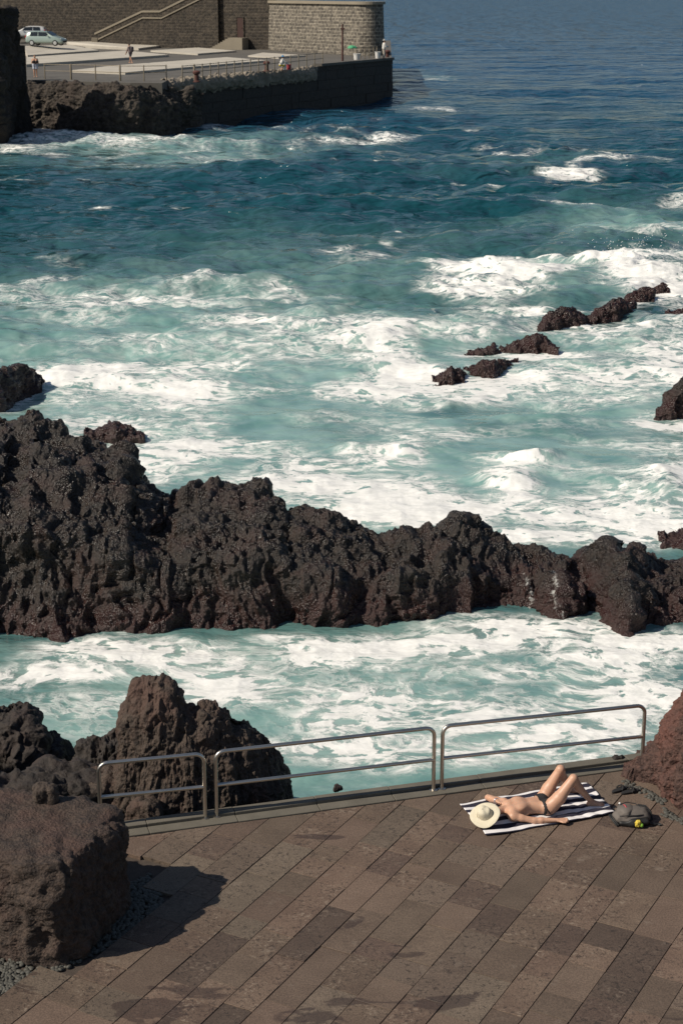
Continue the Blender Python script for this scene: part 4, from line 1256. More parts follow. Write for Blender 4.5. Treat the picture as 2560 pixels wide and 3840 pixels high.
# ================================================================== the far pier
PZ = 3.75
def far_stone(name, ca, cb, mortar, sx, sz, contrast):
    t = NT(name)
    u = t.attr('along'); p = t.pos()
    sep = t.n('SeparateXYZ'); t.l(p, sep.inputs[0])
    cmb = t.n('CombineXYZ'); t.l(u, cmb.inputs[0]); t.l(sep.outputs[2], cmb.inputs[1])
    wv = t.noise(cmb.outputs[0], 1.2, 3)
    vec = t.vmath('ADD', cmb.outputs[0], t.vmath('MULTIPLY', t.vmath('SUBTRACT', wv.outputs['Color'], (.5, .5, .5)), (.25, .12, 0)))
    br = t.n('TexBrick'); t.l(vec, br.inputs['Vector'])
    br.inputs['Color1'].default_value = ca + (1,); br.inputs['Color2'].default_value = cb + (1,); br.inputs['Mortar'].default_value = mortar + (1,)
    br.inputs['Scale'].default_value = 1.0; br.inputs['Brick Width'].default_value = sx; br.inputs['Row Height'].default_value = sz
    br.inputs['Mortar Size'].default_value = 0.05; br.inputs['Mortar Smooth'].default_value = 0.6
    n = t.noise(vec, 2.2, 6, 0.7).outputs[0]
    c = t.mix(contrast, br.outputs[0], t.mix(t.sstep(n, 0.3, 0.7), (0.3, 0.3, 0.3), (1.5, 1.45, 1.35)), 'MULTIPLY')
    big = t.noise(vec, 0.35, 4, 0.6).outputs[0]
    c = t.mix(0.7, c, t.mix(big, (0.5, 0.5, 0.5), (1.4, 1.4, 1.4)), 'MULTIPLY')
    return t.set(c, 0.9, 0, t.bump(t.math('MULTIPLY_ADD', br.outputs['Fac'], -0.5, n), 0.8, 0.12))
M['wall_stone'] = far_stone('dark_wall_stone', (0.034, 0.028, 0.022), (0.066, 0.054, 0.042), (0.082, 0.069, 0.054), 0.5, 0.32, 0.9)
M['bastion_stone'] = far_stone('pale_wall_stone', (0.105, 0.094, 0.080), (0.19, 0.170, 0.142), (0.34, 0.31, 0.26), 0.6, 0.34, 0.9)
M['concrete'] = plain('pale_concrete', (0.46, 0.42, 0.35), 0.9, 0, 0.16, 0.5)
M['asphalt'] = plain('pier_paving', (0.105, 0.096, 0.082), 0.9, 0, 0.25, 0.4)
M['coping'] = plain('coping', (0.25, 0.215, 0.16), 0.9, 0, 0.1, 0.6)
M['quay'] = rock_mat('quay_block', (0.014, 0.013, 0.012), (0.055, 0.047, 0.040), (0.04, 0.032, 0.026), 0.85, 0.0, 0.5, 0.4)
M['rust'] = plain('rusty_iron', (0.085, 0.030, 0.022), 0.8, 0, 0.25, 4)
M['fence'] = plain('fence_paint', (0.20, 0.165, 0.115), 0.6, 0.2, 0.15, 3)

def wall_strip(name, line, z0, z1, mat, parent=None, thick=0.8, batter=0.0):
    """a wall along ground points with its length as an attribute for the masonry"""
    n = len(line)
    V = []; U = []; Fq = []
    z0s = z0 if hasattr(z0, '__len__') else [z0] * n
    z1s = z1 if hasattr(z1, '__len__') else [z1] * n
    s = 0; nrm = []
    for i in range(n):
        a = Vector(line[max(i - 1, 0)]); b = Vector(line[min(i + 1, n - 1)])
        t = (b - a).normalized(); nrm.append(Vector((-t.y, t.x)))
    for i in range(n):
        if i: s += (Vector(line[i]) - Vector(line[i - 1])).length
        p = Vector(line[i]); q = p + nrm[i] * thick; tp_ = p + nrm[i] * batter
        V += [(p.x, p.y, z0s[i]), (tp_.x, tp_.y, z1s[i]), (q.x, q.y, z1s[i]), (q.x, q.y, z0s[i])]
        U += [s] * 4
    for i in range(n - 1):
        a, b = 4 * i, 4 * (i + 1)
        Fq += [(a, b, b + 1, a + 1), (a + 1, b + 1, b + 2, a + 2), (a + 2, b + 2, b + 3, a + 3)]
    Fq += [(0, 1, 2, 3), (4 * n - 1, 4 * n - 2, 4 * n - 3, 4 * n - 4)]
    org = np.array((line[0][0], line[0][1], z0s[0]))
    me = mesh_np(name, np.array(V) - org, Fq, False)
    set_attr(me, 'along', U)
    if parent is None:
        return link(name, me, mat, None, tuple(org))
    o = link(name, me, mat, parent)
    o.location = Vector(org) - parent.location
    return o

# pier body
q_c = atY(1468, 218, at(1466, 372, 0).y)          # outer corner
Q1 = Vector((q_c.x, q_c.y)); 
q_l = at(640, 484, 0); Q0 = Vector((q_l.x, q_l.y))
qd = (Q1 - Q0).normalized(); qn = Vector((qd.y, -qd.x))
edge = [at(x, y, PZ) + Vector((0, 1.6, 0)) for x, y in ((-420, 300), (0, 301), (150, 306), (330, 311), (480, 315), (600, 316))]
floor_poly = [(p.x, p.y) for p in edge] + [(Q0.x, Q0.y), (Q1.x, Q1.y), (Q1.x + 1.5, Q1.y + 60), (-75, 235), (-75, 130)]
pier = MB().prism(floor_poly, -2.0, PZ).build('pier', M['asphalt'])
tag(pier, 'broad quay of dark stone with pale concrete slabs on top', None, None, 'structure')
# quay blocks in courses on the seaward face
bl = random.Random(4)
Lq = (Q1 - Q0).length
zc = -0.8
while zc < PZ - 0.15:
    hh = min(0.82, PZ - zc)
    s = -bl.uniform(0, 1.2)
    while s < Lq:
        ln = bl.uniform(1.4, 2.6)
        a, b = max(s, 0) + .012, min(s + ln, Lq) - .012
        s += ln
        if b - a < 0.3: continue
        pr = bl.uniform(0.10, 0.16)
        A_, B_ = Q0 + qd * a, Q0 + qd * b
        MB().prism([(A_.x, A_.y), (A_.x + qn.x * pr, A_.y + qn.y * pr), (B_.x + qn.x * pr, B_.y + qn.y * pr), (B_.x, B_.y)], zc + .012, zc + hh - .012).build('quay_block', M['quay'], pier)
    zc += hh
# coping along the outer stretch of the quay
C0 = Q0 + qd * (Lq * 0.62)
MB().prism([(C0.x + qn.x * .3, C0.y + qn.y * .3), (Q1.x + qn.x * .3, Q1.y + qn.y * .3), (Q1.x - qn.x * .6, Q1.y - qn.y * .6), (C0.x - qn.x * .6, C0.y - qn.y * .6)], PZ + .004, PZ + .22).build('coping', M['asphalt'], pier)
# raised concrete slabs
SLABS = [
    ([(92, 172, 4.6), (262, 168, 4.45), (372, 188, 4.12), (105, 207, 4.05)]),
    ([(250, 156, 4.4), (450, 155, 4.2), (604, 170, 4.02), (520, 181, 3.98), (262, 167, 4.1)]),
    ([(100, 214, 4.15), (470, 189, 4.05), (634, 205, 3.97), (100, 241, 4.0)]),
    ([(272, 263, 3.94), (430, 245, 3.94), (850, 214, 3.92), (1000, 226, 3.92), (470, 271, 3.94)]),
    ([(565, 189, 3.92), (740, 178, 3.9), (886, 190, 3.92), (742, 201, 3.92)]),
    ([(930, 208, 3.89), (985, 197, 3.87), (1150, 207, 3.89), (1045, 215, 3.89)]),
]
for sl_ in SLABS:
    P = [at(*q) for q in sl_]
    MB().prism([(p.x, p.y) for p in P], PZ - 0.2, [p.z for p in P]).build('concrete_slab', M['concrete'], pier)
rp = [at(-400, 132, 4.65), at(255, 140, 4.6), at(380, 160, 4.2), at(300, 178, 3.9), at(90, 176, 4.54), at(-400, 180, 4.6)]
MB().prism([(p.x, p.y) for p in rp], PZ - .2, [4.6, 4.6, 4.0, 3.86, 4.5, 4.55]).build('ramp', M['asphalt'], pier)

# back wall, staircase, door
W0, W1 = at(-420, 130, 4.7), at(1010, 187, PZ)
wl = empty('harbour_wall', (W0.x, W0.y, PZ - .3))
tag(wl, 'high dark stone harbour wall with a staircase against it', 'wall')
wall_strip('masonry', [(W0.x, W0.y), (W1.x, W1.y)], PZ - 0.3, 12.5, M['wall_stone'], wl, 1.5)
wd_ = (Vector((W1.x, W1.y)) - Vector((W0.x, W0.y))).normalized(); wn_ = Vector((wd_.y, -wd_.x))
def on_wall(x, y, off=0.0):      # the spot on the wall plane (moved out by off) seen here
    d = ray(x, y)
    o = Vector((W0.x, W0.y)) + wn_ * off
    t = (o.x * wn_.x + o.y * wn_.y) / (d.x * wn_.x + d.y * wn_.y)
    return Vector((d.x * t, d.y * t, CAMZ + d.z * t))
stair = empty('staircase', tuple(on_wall(360, 155, 1.4)))
stair.location.z = PZ
tag(stair, 'outside stone staircase with pale coping climbing the harbour wall', 'staircase')
so = 0.5
top = [on_wall(x, y, so) for x, y in ((356, 127), (534, 43), (600, 43), (760, -36), (815, -62))]
low = [on_wall(x, y, so) for x, y in ((364, 150), (536, 67), (607, 68), (760, -8), (815, -34))]
lo_ = stair.location
wall_strip('parapet', [(p.x - wn_.x * .0, p.y) for p in top], PZ - .2, [p.z - .1 for p in top], M['wall_stone'], stair, 0.18)
def band(name, pts, th, wid, out):
    m = MB()
    for a, b in zip(pts[:-1], pts[1:]):
        v = []
        for p in (a, b):
            for dz in (-th, th):
                for q in (out, -wid):
                    v.append((p.x + wn_.x * q - lo_.x, p.y + wn_.y * q - lo_.y, p.z + dz - lo_.z))
        m.add(v, [(0, 2, 3, 1), (4, 5, 7, 6), (0, 1, 5, 4), (2, 6, 7, 3), (0, 4, 6, 2), (1, 3, 7, 5)])
    return m.build(name, M['coping'], stair)
band('coping', top, .11, .26, .08)
band('string_course', low, .07, .02, .10)
for i in range(3):               # steps between parapet and wall
    a, b = low[i], low[i + 1]
    ns_ = max(1, int(abs(b.z - a.z) / 0.19))
    for k in range(ns_):
        p, q = a.lerp(b, k / ns_), a.lerp(b, (k + 1) / ns_)
        pp = [(p.x - wn_.x * .19, p.y - wn_.y * .19), (q.x - wn_.x * .19, q.y - wn_.y * .19), (q.x - wn_.x * .49, q.y - wn_.y * .49), (p.x - wn_.x * .49, p.y - wn_.y * .49)]
        MB().prism([(x - lo_.x, y - lo_.y) for x, y in pp], -.1, max(q.z, p.z) - lo_.z - .0).build('step', M['coping'], stair)
MB().box(-.35, .35, -.35, .35, -.1, 1.0).build('newel', M['coping'], stair, bevel=.03, loc=(top[0].x - lo_.x, top[0].y - lo_.y, 0))
# door in the wall, with its own short steps
dl, dr = on_wall(888, 140, .02), on_wall(916, 140, .02)
dt = on_wall(900, 63, .02).z
door = empty('door', (dl.x, dl.y, dl.z))
tag(door, 'dark rusty red door high in the harbour wall', 'door')
wdt = (Vector((dr.x, dr.y)) - Vector((dl.x, dl.y))).length
def in_wall(name, parent, u0, u1, z0, z1, depth0, depth1, mat):
    pts = []
    for u, dp in ((u0, depth0), (u1, depth0), (u1, depth1), (u0, depth1)):
        v = wd_ * u + wn_ * dp
        pts.append((v.x, v.y))
    return MB().prism(pts, z0, z1).build(name, mat, parent)
in_wall('leaf', door, 0.08, wdt - .08, 0, dt - dl.z - .08, -.02, .05, plain('door_rust', (0.045, 0.018, 0.013), .7))
in_wall('jamb', door, 0, .075, 0, dt - dl.z, -.02, .10, M['wall_stone'])
in_wall('jamb', door, wdt - .075, wdt, 0, dt - dl.z, -.02, .10, M['wall_stone'])
in_wall('lintel', door, .08, wdt - .08, dt - dl.z - .075, dt - dl.z, -.02, .10, M['wall_stone'])
in_wall('handle', door, wdt - .25, wdt - .2, .95, 1.1, .055, .10, M['rust'])
ds = empty('door_steps', (dl.x, dl.y, PZ))
tag(ds, 'short flight of pale steps leading up to the rusty door', 'steps')
hz = dl.z - PZ
nst = max(4, int(hz / .18))
in_wall('landing', ds, -.3, wdt + .6, 0, hz - .02, .12, 1.5, M['coping'])
for k in range(nst):
    in_wall('step', ds, -.3 - (k + 1) * .33, -.302 - k * .33, 0, hz * (1 - (k + 1) / (nst + 1)), .12, 1.5, M['coping'])

# bastion with the rounded end
b0 = at(1006, 189, PZ); b1 = at(1240, 203, PZ); b2 = at(1330, 208, PZ)
line = [(b0.x, b0.y)]
for t_ in np.linspace(.12, 1, 8): line.append((b0.x + (b2.x - b0.x) * t_, b0.y + (b2.y - b0.y) * t_))
dv = Vector((b2.x - b0.x, b2.y - b0.y)).normalized()
rt = (at(1432, 212, PZ).x - b2.x)
ang0 = math.atan2(dv.y, dv.x)
rad = rt / (1 + math.sin(ang0 - 0) * 0) / (1 - math.cos(math.pi / 2 + ang0)) if False else rt * 0.62
cx_, cy_ = b2.x - dv.y * rad * 1.0, b2.y + dv.x * rad * 1.0
for k in range(1, 15):
    a = ang0 - math.pi / 2 + k * R(160) / 14
    line.append((cx_ + math.cos(a) * rad, cy_ + math.sin(a) * rad))
bt = CAMZ + ray(1006, 4).z * (b0.y / ray(1006, 4).y)
bas = empty('bastion', (line[0][0], line[0][1], PZ - .3))
tag(bas, 'rounded pale stone bastion at the seaward end of the quay', 'tower')
zt_ = CAMZ + ray(1300, 17).z * (b2.y / ray(1300, 17).y)
zt_ = max(zt_, bt - .4)
wall_strip('masonry', line, PZ - .3, zt_, M['bastion_stone'], bas, 0.9, 0.2)
ol = [(x, y) for x, y in line]
cl = []
for i in range(len(ol)):
    a = Vector(ol[max(i - 1, 0)]); b = Vector(ol[min(i + 1, len(ol) - 1)]); t_ = (b - a).normalized(); n_ = Vector((-t_.y, t_.x))
    cl.append(Vector(ol[i]) - n_ * 0.02)
o_ = bas.location
capp = [(p.x - o_.x, p.y - o_.y) for p in cl] + [(cl[-1].x - 6 - o_.x, cl[-1].y + 7 - o_.y), (cl[0].x + 1.2 - o_.x, cl[0].y + 7 - o_.y)]
MB().prism(capp, zt_ + .003 - o_.z, zt_ + .28 - o_.z).build('cap', M['coping'], bas)

# mast, bollards, buckets
def lat(name, px, py, prof, mat, label, cat, z=PZ, seg=14, grp=None):
    p = at(px, py, z)
    m = MB().lathe(prof, seg).build(name, mat, None, True, loc=(p.x, p.y, z))
    tag(m, label, cat, grp)
    return m
p = at(1284, 238, PZ)
mast = empty('mast', (p.x, p.y, PZ))
tag(mast, 'thin rusty iron mast standing near the quay edge by the bastion', 'mast')
hm = 138 / F * p.y * 1.0
MB().lathe([(.14, 0), (.14, .1), (.10, .12), (.075, hm)], 10).build('pole', M['rust'], mast, True)
MB().lathe([(.22, 0), (.22, .05), (.15, .08)], 10).build('foot', M['rust'], mast, True)
MB().box(-.2, .2, -.09, .09, hm * .86, hm * .9).build('bracket', M['rust'], mast)
for px, py, lb in ((738, 308, 'rusty iron bollard on the broken part of the quay edge'), (1000, 268, 'rusty iron bollard by the fence beside the crouching angler'), (1452, 221, 'rusty bollard at the outer corner of the quay beside the standing angler')):
    lat('bollard', px, py, [(.26, 0), (.26, .06), (.17, .12), (.16, .55), (.27, .62), (.29, .74), (.20, .84), (.02, .86)], M['rust'], lb, 'bollard', grp='iron bollards on the quay')
wh = plain('white_bucket', (.68, .66, .62), .5)
bk_prof = [(.16, 0), (.21, .42), (.225, .42), (.225, .46), (.19, .46), (.15, .05)]
def bucket(px, py, lb, mat=wh, s=1.0, hz=PZ):
    p = at(px, py, hz)
    r_ = empty('bucket', (p.x, p.y, hz)); tag(r_, lb, 'bucket', 'anglers\' buckets')
    MB().lathe([(a * s, b * s) for a, b in bk_prof], 16).build('tub', mat, r_, True)
    MB().tube([(math.cos(t) * .22 * s, -.05 * math.sin(t), .44 * s + .02 - .12 * math.sin(t)) for t in np.linspace(0, math.pi, 9)], .012, 6).build('handle', M['fence'], r_, True)
bucket(1338, 231, 'white bucket under the green cloth by the rail', s=1.6, hz=PZ + .0)
bucket(1416, 219, 'white bucket near the standing angler', s=1.35, hz=PZ + .225)
bucket(1064, 262, 'small white bucket beside the crouching angler', s=1.0)
bucket(1083, 261, 'small red bucket beside the crouching angler', plain('red_bucket', (.35, .04, .05), .5), .95)
p = at(1328, 228, PZ)
gr = empty('green_parasol', (p.x - .2, p.y + .5, PZ)); tag(gr, 'small green parasol propped over a white bucket', 'parasol')
V, Q = ico(4); W = V * np.array((.46, .40, .26)); W = W[:]; keep = W[:, 2] > -.05
W = W + normals_np(W, Q) * (.06 * fbm(W * 4, 3, 2))[:, None]
Qk = Q[keep[Q].all(1)]
o = link('canopy', mesh_np('canopy', W, Qk), plain('green_cloth', (.07, .34, .16), .7), gr, (0, 0, 1.15))
o.modifiers.new('thickness', 'SOLIDIFY').thickness = .02
MB().tube([(0, 0, 0), (0, 0, 1.45)], .02, 6).build('stick', M['fence'], gr, True)

# fences
def fence(pts, h, label, z=PZ, rails=(0.97, 0.55), r=.045):
    b = at(pts[0][0], pts[0][1], z)
    o = empty('fence', tuple(b)); tag(o, label, 'fence', 'fences on the quay')
    P = [at(q[0], q[1], z) - b for q in pts]
    for i, q in enumerate(P):
        rr = r * (1.7 if len(pts[i]) > 2 else 1.0)
        MB().lathe([(rr, 0), (rr, h), (rr * .3, h + .06)], 8, tuple(q)).build('post', M['fence'], o, True)
    for f in rails:
        MB().tube([q + Vector((0, 0, h * f)) for q in P], .028, 6).build('rail', M['fence'], o, True)
fence([(170, 297), (268, 299, 1), (360, 301), (452, 304, 1), (541, 305), (625, 303)], 1.15, 'post and rail fence along the rocky part of the quay edge')
fp = [(685, 305), (730, 301, 1)] + [(x, 301 - (x - 730) * 0.114) for x in range(760, 1240, 30)]
fence(fp, 1.15, 'long thin railing along the quay edge behind the crouching angler')
fence([(1335, 222), (1352, 221), (1368, 220), (1384, 219), (1400, 218), (1412, 217)], 1.1, 'short railing at the quay end beside the bastion')

# rock cliff under the inner quay, and the dark headland with its wall
sweep_rock('quay_rock', [(-420, 300), (0, 304), (90, 306), (200, 312), (330, 316), (450, 318), (560, 318), (640, 326), (705, 335), (760, 352)], [(-420, 500), (0, 500), (110, 500), (250, 505), (330, 512), (450, 518), (520, 516), (640, 506), (760, 495)], M['far_rock'],
           [(-420, 1.4), (200, 1.2), (400, 1.6), (640, 1.6), (760, .6)], 2.0, 611, nu=330, nv=150, back=2.0, zb=1.5, drop=1.0, amp=.8, label='rough dark lava cliff carrying the inner part of the quay', cat='cliff')
def rubble():
    nu, nv = 260, 40
    prof = np.array([(-.3, .03), (.25, .0), (.75, -.16), (.95, -.5), (.7, -.95), (.05, -1.2)])
    V = np.zeros((nv, nu, 3))
    for i in range(nu):
        u = i / (nu - 1)
        s_ = Lq * (-.03 + .63 * u)
        wd = .62 - .4 * u + .25 * math.sin(u * 23) * math.sin(u * 9)
        for k in range(nv):
            a = np.interp(k / (nv - 1) * 5, range(6), prof[:, 0]) * wd; z = np.interp(k / (nv - 1) * 5, range(6), prof[:, 1])
            p = Q0 + qd * s_ + qn * (a + .12)
            V[k, i] = (p.x, p.y, PZ + z)
    V = V.reshape(-1, 3); Q = grid_quads(nv, nu)
    N = normals_np(V, Q)
    flip = N[:, 2].mean() < 0
    if flip: Q = Q[:, ::-1]
    V = rough_up(V, Q, .6, 621, 1.3)
    org = np.array((Q0.x, Q0.y, PZ))
    tag(link('quay_ledge', mesh_np('quay_ledge', V - org, Q), plain('broken_concrete', (.24, .205, .16), .9, 0, .3, 1.2, .8, 3), None, tuple(org)), 'crumbling pale ledge along the worn quay edge', 'ledge')
rubble()
sweep_rock('headland', [(-500, -60), (-150, -40), (-40, 5), (0, 12), (28, 24), (46, 58), (60, 92), (66, 180), (74, 300), (90, 400), (104, 500)], [(-500, 545), (0, 545), (60, 522), (104, 515)], M['headland'], [(-500, 5), (0, 2.5), (60, 1.0), (104, .6)], 2.6, 631, nu=220, nv=200, back=4.0, zb=-1, drop=1.0, amp=1.0, label='dark shaded lava headland at the root of the quay', cat='cliff')
g0, g1 = at(30, 305, PZ), at(100, 303, PZ)
hw_ = empty('stone_wall', (g0.x, g0.y, PZ - .5)); tag(hw_, 'stub of stone wall between the headland and the quay fence', 'wall')
wall_strip('masonry', [(g0.x, g0.y + .2), (g1.x, g1.y + .2)], PZ - 1.2, PZ + 2.6, M['wall_stone'], hw_, 1.0)

# ------------------------------------------------------------------ people on the quay
def figure(px, py, z, height, rz, pose, cols, label, extras=()):
    p = at(px, py, z)
    root = empty('person', (p.x, p.y, z), rz)
    tag(root, label, 'person')
    H = height
    f = lambda x, y, q: (x * H, y * H, q * H)   # facing +y
    P = []
    c = lambda a, b, ra, rb_: P.append(('c', f(*a), f(*b), ra * H, rb_ * H))
    crouch = pose == 'crouch'
    dz = -0.27 if crouch else 0.0
    st = 0.09 if pose == 'walk' else 0.0
    hipz, shz = .52 + dz, .80 + dz
    lean = .10 if crouch else (.05 if pose == 'walk' else .02)
    for s in (-1, 1):
        hip = (s * .05, 0, hipz)
        if crouch: kn, an = (s * .085, .20, .30), (s * .07, .04, .045)
        else: kn, an = (s * .052, st * s * .6 + .015, .285), (s * .055, st * s * 1.3 - (.03 if st else 0), .04)
        c(hip, kn, .056, .036); c(kn, an, .036, .022)
        c((an[0], an[1] - .015, .018), (an[0], an[1] + .085, .016), .020, .016)
        sh = (s * .105, lean, shz)
        if pose == 'hands': el, wr = (s * .15, lean - .02, shz - .16), (s * .075, lean + .10, shz - .10)
        elif pose == 'angle': el, wr = (s * .13, lean + .05, shz - .16), (s * .05, lean + .19, shz - .15)
        elif crouch: el, wr = (s * .13, lean + .12, shz - .14), (s * .06, lean + .26, shz - .20)
        else: el, wr = (s * .135, lean + st * -s * .6, shz - .165), (s * .135, lean + .05 - st * s * 1.0, shz - .31)
        c(sh, el, .033, .026); c(el, wr, .026, .018)
        for q in range(4):
            o = (q - 1.5) * .009
            c(wr, (wr[0] + o, wr[1] + .03, wr[2] - .045), .012, .007)
        c(wr, (wr[0] - s * .02, wr[1] + .025, wr[2] - .02), .011, .007)
        c((s * .045, .0, hipz + .02), (s * .060, lean, shz - .06), .066, .068)
    c((-.085, lean, shz - .01), (.085, lean, shz - .01), .042, .042)
    c((0, lean, shz), (0, lean + .01, shz + .075), .033, .030)
    hd = shz + .125
    P.append(('e', f(0, lean + .02, hd), tuple(v * H for v in (.046, .056, .070)), None))
    P.append(('e', f(0, lean + .078, hd - .012), tuple(v * H for v in (.009, .012, .014)), None))
    V, Q = sdf_mesh('body', P, .017, .03)
    V[:, 2] = np.maximum(V[:, 2], 0)
    link('body', mesh_np('body', V, Q), M['skin'], root)
    N = normals_np(V, Q); Zr = V[:, 2] / H; Xr = np.abs(V[:, 0]) / H
    def cloth(name, msk, off, mat):
        fq = Q[msk[Q].all(1)]
        if not len(fq): return
        used = np.unique(fq); vi = np.full(len(V), -1); vi[used] = np.arange(len(used))
        link(name, mesh_np(name, V[used] + N[used] * off, vi[fq]), mat, root).modifiers.new('thickness', 'SOLIDIFY').thickness = .012
    for nm, z0, z1, xm, col in cols:
        cloth(nm, (Zr > z0) & (Zr < z1) & (Xr < xm), .02 if nm != 'skirt' else .035, col)
    hairm = (Zr > hd - .02) & ((V[:, 1] / H) < lean + .035) | (Zr > hd + .035)
    cloth('hair', hairm, .012, plain('dark_hair', (.03, .02, .014), .7))
    return root, H, hd, lean, shz
PK = plain('pale_skirt', (.55, .58, .66), .8); BK = M['black_cloth']
DK = plain('dark_shirt', (.06, .05, .055), .8); WT = plain('white_shirt', (.62, .60, .55), .8); GY = plain('beige_trousers', (.40, .36, .30), .8); BLU = plain('pale_blue_shirt', (.45, .55, .66), .8); RD = plain('maroon_shorts', (.10, .02, .02), .8)
figure(135, 290, PZ + .002, 1.74, R(185), 'hands', [('top', .64, .735, .13, BK), ('skirt', .37, .60, .13, PK)], 'person in a black top and short white skirt by the fence end')
rt_, H_, hd_, ln_, sh_ = figure(491, 237, PZ + .18, 1.74, R(60), 'walk', [('shirt', .56, .835, .16, plain('checked_shirt', (.22, .17, .16), .8)), ('shorts', .34, .565, .13, DK)], 'person with a dark backpack walking across the pale concrete slabs')
V, Q = ico(3)
W = np.sign(V) * np.abs(V) ** .7 * np.array((.17, .13, .25))
W = W + normals_np(W, Q) * (.02 * fbm(W * 8, 3, 3))[:, None]
link('rucksack', mesh_np('rucksack', W, Q), DK, rt_, (0, -.19, 1.22))
rt2 = figure(1438, 219, PZ + .222, 1.72, R(-70), 'angle', [('shirt', .52, .835, .2, WT), ('trousers', .06, .53, .13, GY)], 'angler in a white shirt and pale hat standing at the outer corner of the quay')[0]
MB().lathe([(.17, 0), (.17, .015), (.1, .02), (.095, .10), (.02, .12)], 14).build('cap', WT, rt2, True, loc=(0, .04, 1.66))
rod = MB().tube([(0, 0, 0), (.0, .9, .55), (0, 1.9, 1.0)], [.014, .010, .004], 6).build('fishing_rod', BK, None, True)
rod.location = rt2.location + Vector((.33, .1, 1.07)); rod.rotation_euler = (0, 0, R(-70))
tag(rod, 'thin fishing rod held by the standing angler', 'rod')
rt3 = figure(1052, 264, PZ + .002, 1.7, R(-80), 'crouch', [('shirt', .28, .57, .2, WT), ('shorts', .16, .29, .13, plain('yellow_shorts', (.55, .42, .05), .8))], 'crouching angler in a white shirt and blue cap behind the thin railing')[0]
MB().lathe([(.14, 0), (.12, .015), (.105, .03), (.085, .10), (.02, .13)], 14).build('cap', plain('blue_cap', (.05, .22, .42), .7), rt3, True, loc=(0, .20, 1.14))

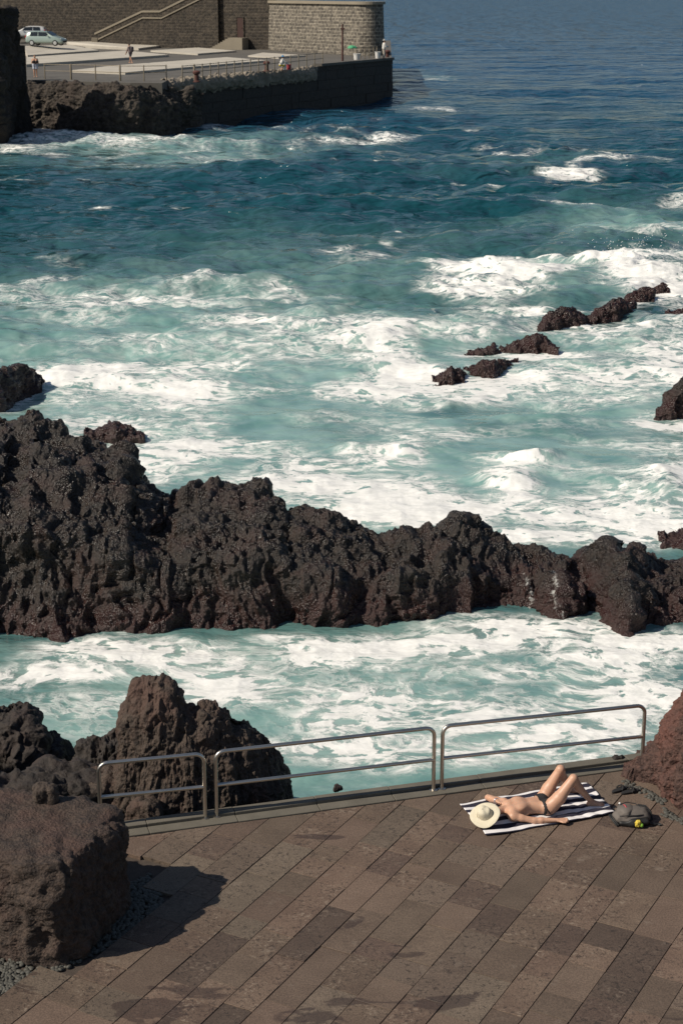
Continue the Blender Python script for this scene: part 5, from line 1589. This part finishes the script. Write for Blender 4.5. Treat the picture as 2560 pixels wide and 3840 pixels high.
# ------------------------------------------------------------------ cars
def car_paint(name, col):
    t = NT(name)
    t.b.inputs['Coat Weight'].default_value = 0.6
    t.b.inputs['Coat Roughness'].default_value = 0.08
    d = t.noise(t.obj(), 3, 4).outputs[0]
    return t.set(t.mix(d, tuple(v * .92 for v in col), col), 0.38, 0.25)
GL = plain('car_glass', (.02, .025, .028), .08); TY = plain('tyre', (.015, .015, .015), .85); RIM = plain('alloy', (.6, .6, .58), .35, .6)
def car(px, py, z, length, height, rz, paint, label, front_hood=.24):
    p = at(px, py, z)
    root = empty('parked_car', (p.x, p.y, z), rz)
    tag(root, label, 'car')
    L, Wd = length, 1.72
    # side outline stations along the length: bottom, belt line and roof line
    st = [(-.50, .30, .72, .74, .80), (-.485, .24, .84, 1.02, .93), (-.45, .22, .90, .93 * height, .97), (-.36, .22, .92, .99 * height, 1.0), (-.10, .22, .92, height, 1.0), (.06, .22, .93, .975 * height, 1.0), (.13, .22, .94, .86 * height, 1.0), (.24, .22, .95, .655 * height, 1.0), (.36, .22, .80, .59 * height, .98), (.455, .22, .68, .49 * height, .92), (.49, .26, .58, .40 * height, .84), (.50, .32, .50, .36 * height, .78)]
    V = []; n = 12
    for x, zb, zl, zr, wf in st:
        w_ = Wd / 2 * wf
        zl = min(zl, zr - .015)
        cab = max(0, (zr - zl) / height)
        wr_ = w_ * (1 - .42 * min(1, cab * 1.6))
        ring = [(-w_ * .92, zb), (-w_, zb + .15), (-w_ * 1.0, (zb + zl) / 2), (-w_ * .965, zl), (-wr_, zr - .05 * min(1, cab * 4)), (-wr_ * .6, zr), (wr_ * .6, zr), (wr_, zr - .05 * min(1, cab * 4)), (w_ * .965, zl), (w_ * 1.0, (zb + zl) / 2), (w_, zb + .15), (w_ * .92, zb)]
        V += [(x * L, a, b) for a, b in ring]
    Fq = []
    for i in range(len(st) - 1):
        for k in range(n):
            Fq.append((i * n + k, i * n + (k + 1) % n, (i + 1) * n + (k + 1) % n, (i + 1) * n + k))
    Fq += [tuple(range(n - 1, -1, -1)), tuple(range((len(st) - 1) * n, len(st) * n))]
    b = MB().add(V, [f[::-1] for f in Fq]).build('body', paint, root, True)
    md = b.modifiers.new('round', 'SUBSURF'); md.levels = 1; md.render_levels = 1
    ht = height
    for s in (-1, 1):
        yb, yt = s * (Wd / 2 * .975 + .004), s * (Wd / 2 * .73 + .03)
        def pane(pts, name='window'):
            v = []
            for x, zz in pts:
                f_ = (zz - .9) / (ht - .9)
                v.append((x * L, yb + (yt - yb) * f_, zz))
            v2 = [(a, y_ - s * .03, c_) for a, y_, c_ in v]
            k = len(v)
            f = [tuple(range(k)), tuple(range(2 * k - 1, k - 1, -1))] + [(i, (i + 1) % k, k + (i + 1) % k, k + i) for i in range(k)]
            MB().add(v + v2, f).build(name, GL, root)
        pane([(-.36, 1.0), (-.155, .99), (-.155, ht * .93), (-.34, ht * .91)])
        pane([(-.135, .99), (.16, .98), (.075, ht * .90), (-.135, ht * .93)])
        for xw in (-.315, .315):
            wl_ = empty('wheel', (xw * L, s * (Wd / 2 - .09), .30)); wl_.parent = root
            wl_.rotation_euler = (R(90), 0, 0)
            MB().lathe([(.20, -.1), (.29, -.1), (.305, -.06), (.305, .06), (.29, .1), (.20, .1)], 24).build('tyre', TY, wl_, True)
            MB().lathe([(.02, -.115), (.19, -.108), (.205, -.09), (.205, .09), (.19, .108), (.02, .115)], 20).build('rim', RIM, wl_, True)
        MB().box(.425 * L, .475 * L, min(s * .50, s * .72), max(s * .50, s * .72), .60, .74).build('headlight', RIM, root, bevel=.03)
        MB().box(-.497 * L, -.462 * L, min(s * .58, s * .76), max(s * .58, s * .76), .78, 1.05).build('tail_light', plain('tail_light', (.45, .02, .03), .3), root, bevel=.03)
        MB().box(.115 * L, .155 * L, min(s * .88, s * .99), max(s * .88, s * .99), .96, 1.08).build('mirror', paint, root, bevel=.03)
    v = [(.085 * L, -.56, ht * .935), (.085 * L, .56, ht * .935), (.235 * L, .70, ht * .68 + .0), (.235 * L, -.70, ht * .68 + .0)]
    MB().add([(x + .02, y_, z_ + .03) for x, y_, z_ in v] + [(x - .02, y_, z_ - .03) for x, y_, z_ in v], [(0, 1, 2, 3), (7, 6, 5, 4), (0, 4, 5, 1), (1, 5, 6, 2), (2, 6, 7, 3), (3, 7, 4, 0)]).build('windscreen', GL, root)
    MB().box(.488 * L, .503 * L, -.5, .5, .34, .52).build('grille', TY, root, bevel=.01)
car(176, 171, 4.60, 4.15, 1.52, R(-14), car_paint('green_paint', (.33, .41, .365)), 'pale green hatchback parked facing the sea in front of the white car')
car(112, 146, 4.62, 4.2, 1.5, R(176), car_paint('white_paint', (.62, .62, .60)), 'white hatchback parked against the harbour wall behind the green car')

# spray thrown up where the wave breaks behind the reef
rg = np.random.default_rng(5)
V0, Q0 = ico(1)
Vs, Qs = [], []
for i in range(260):
    x = rg.normal(2390, 110); y = rg.normal(1000, 18)
    p = at(x, y, 0)
    r_ = rg.uniform(.01, .022)
    hgt = abs(rg.normal(0, .45)) + .25
    Vs.append(V0 * r_ + np.array((p.x, p.y, hgt))); Qs.append(Q0 + len(V0) * i)
sp = np.concatenate(Vs)
og = sp.mean(0)
tag(link('spray', mesh_np('spray', sp - og, np.concatenate(Qs)), plain('spray_drops', (.82, .82, .80), .4), None, tuple(og)), 'fine white spray flying above the breaking wave behind the reef rocks', 'spray', None, 'stuff')
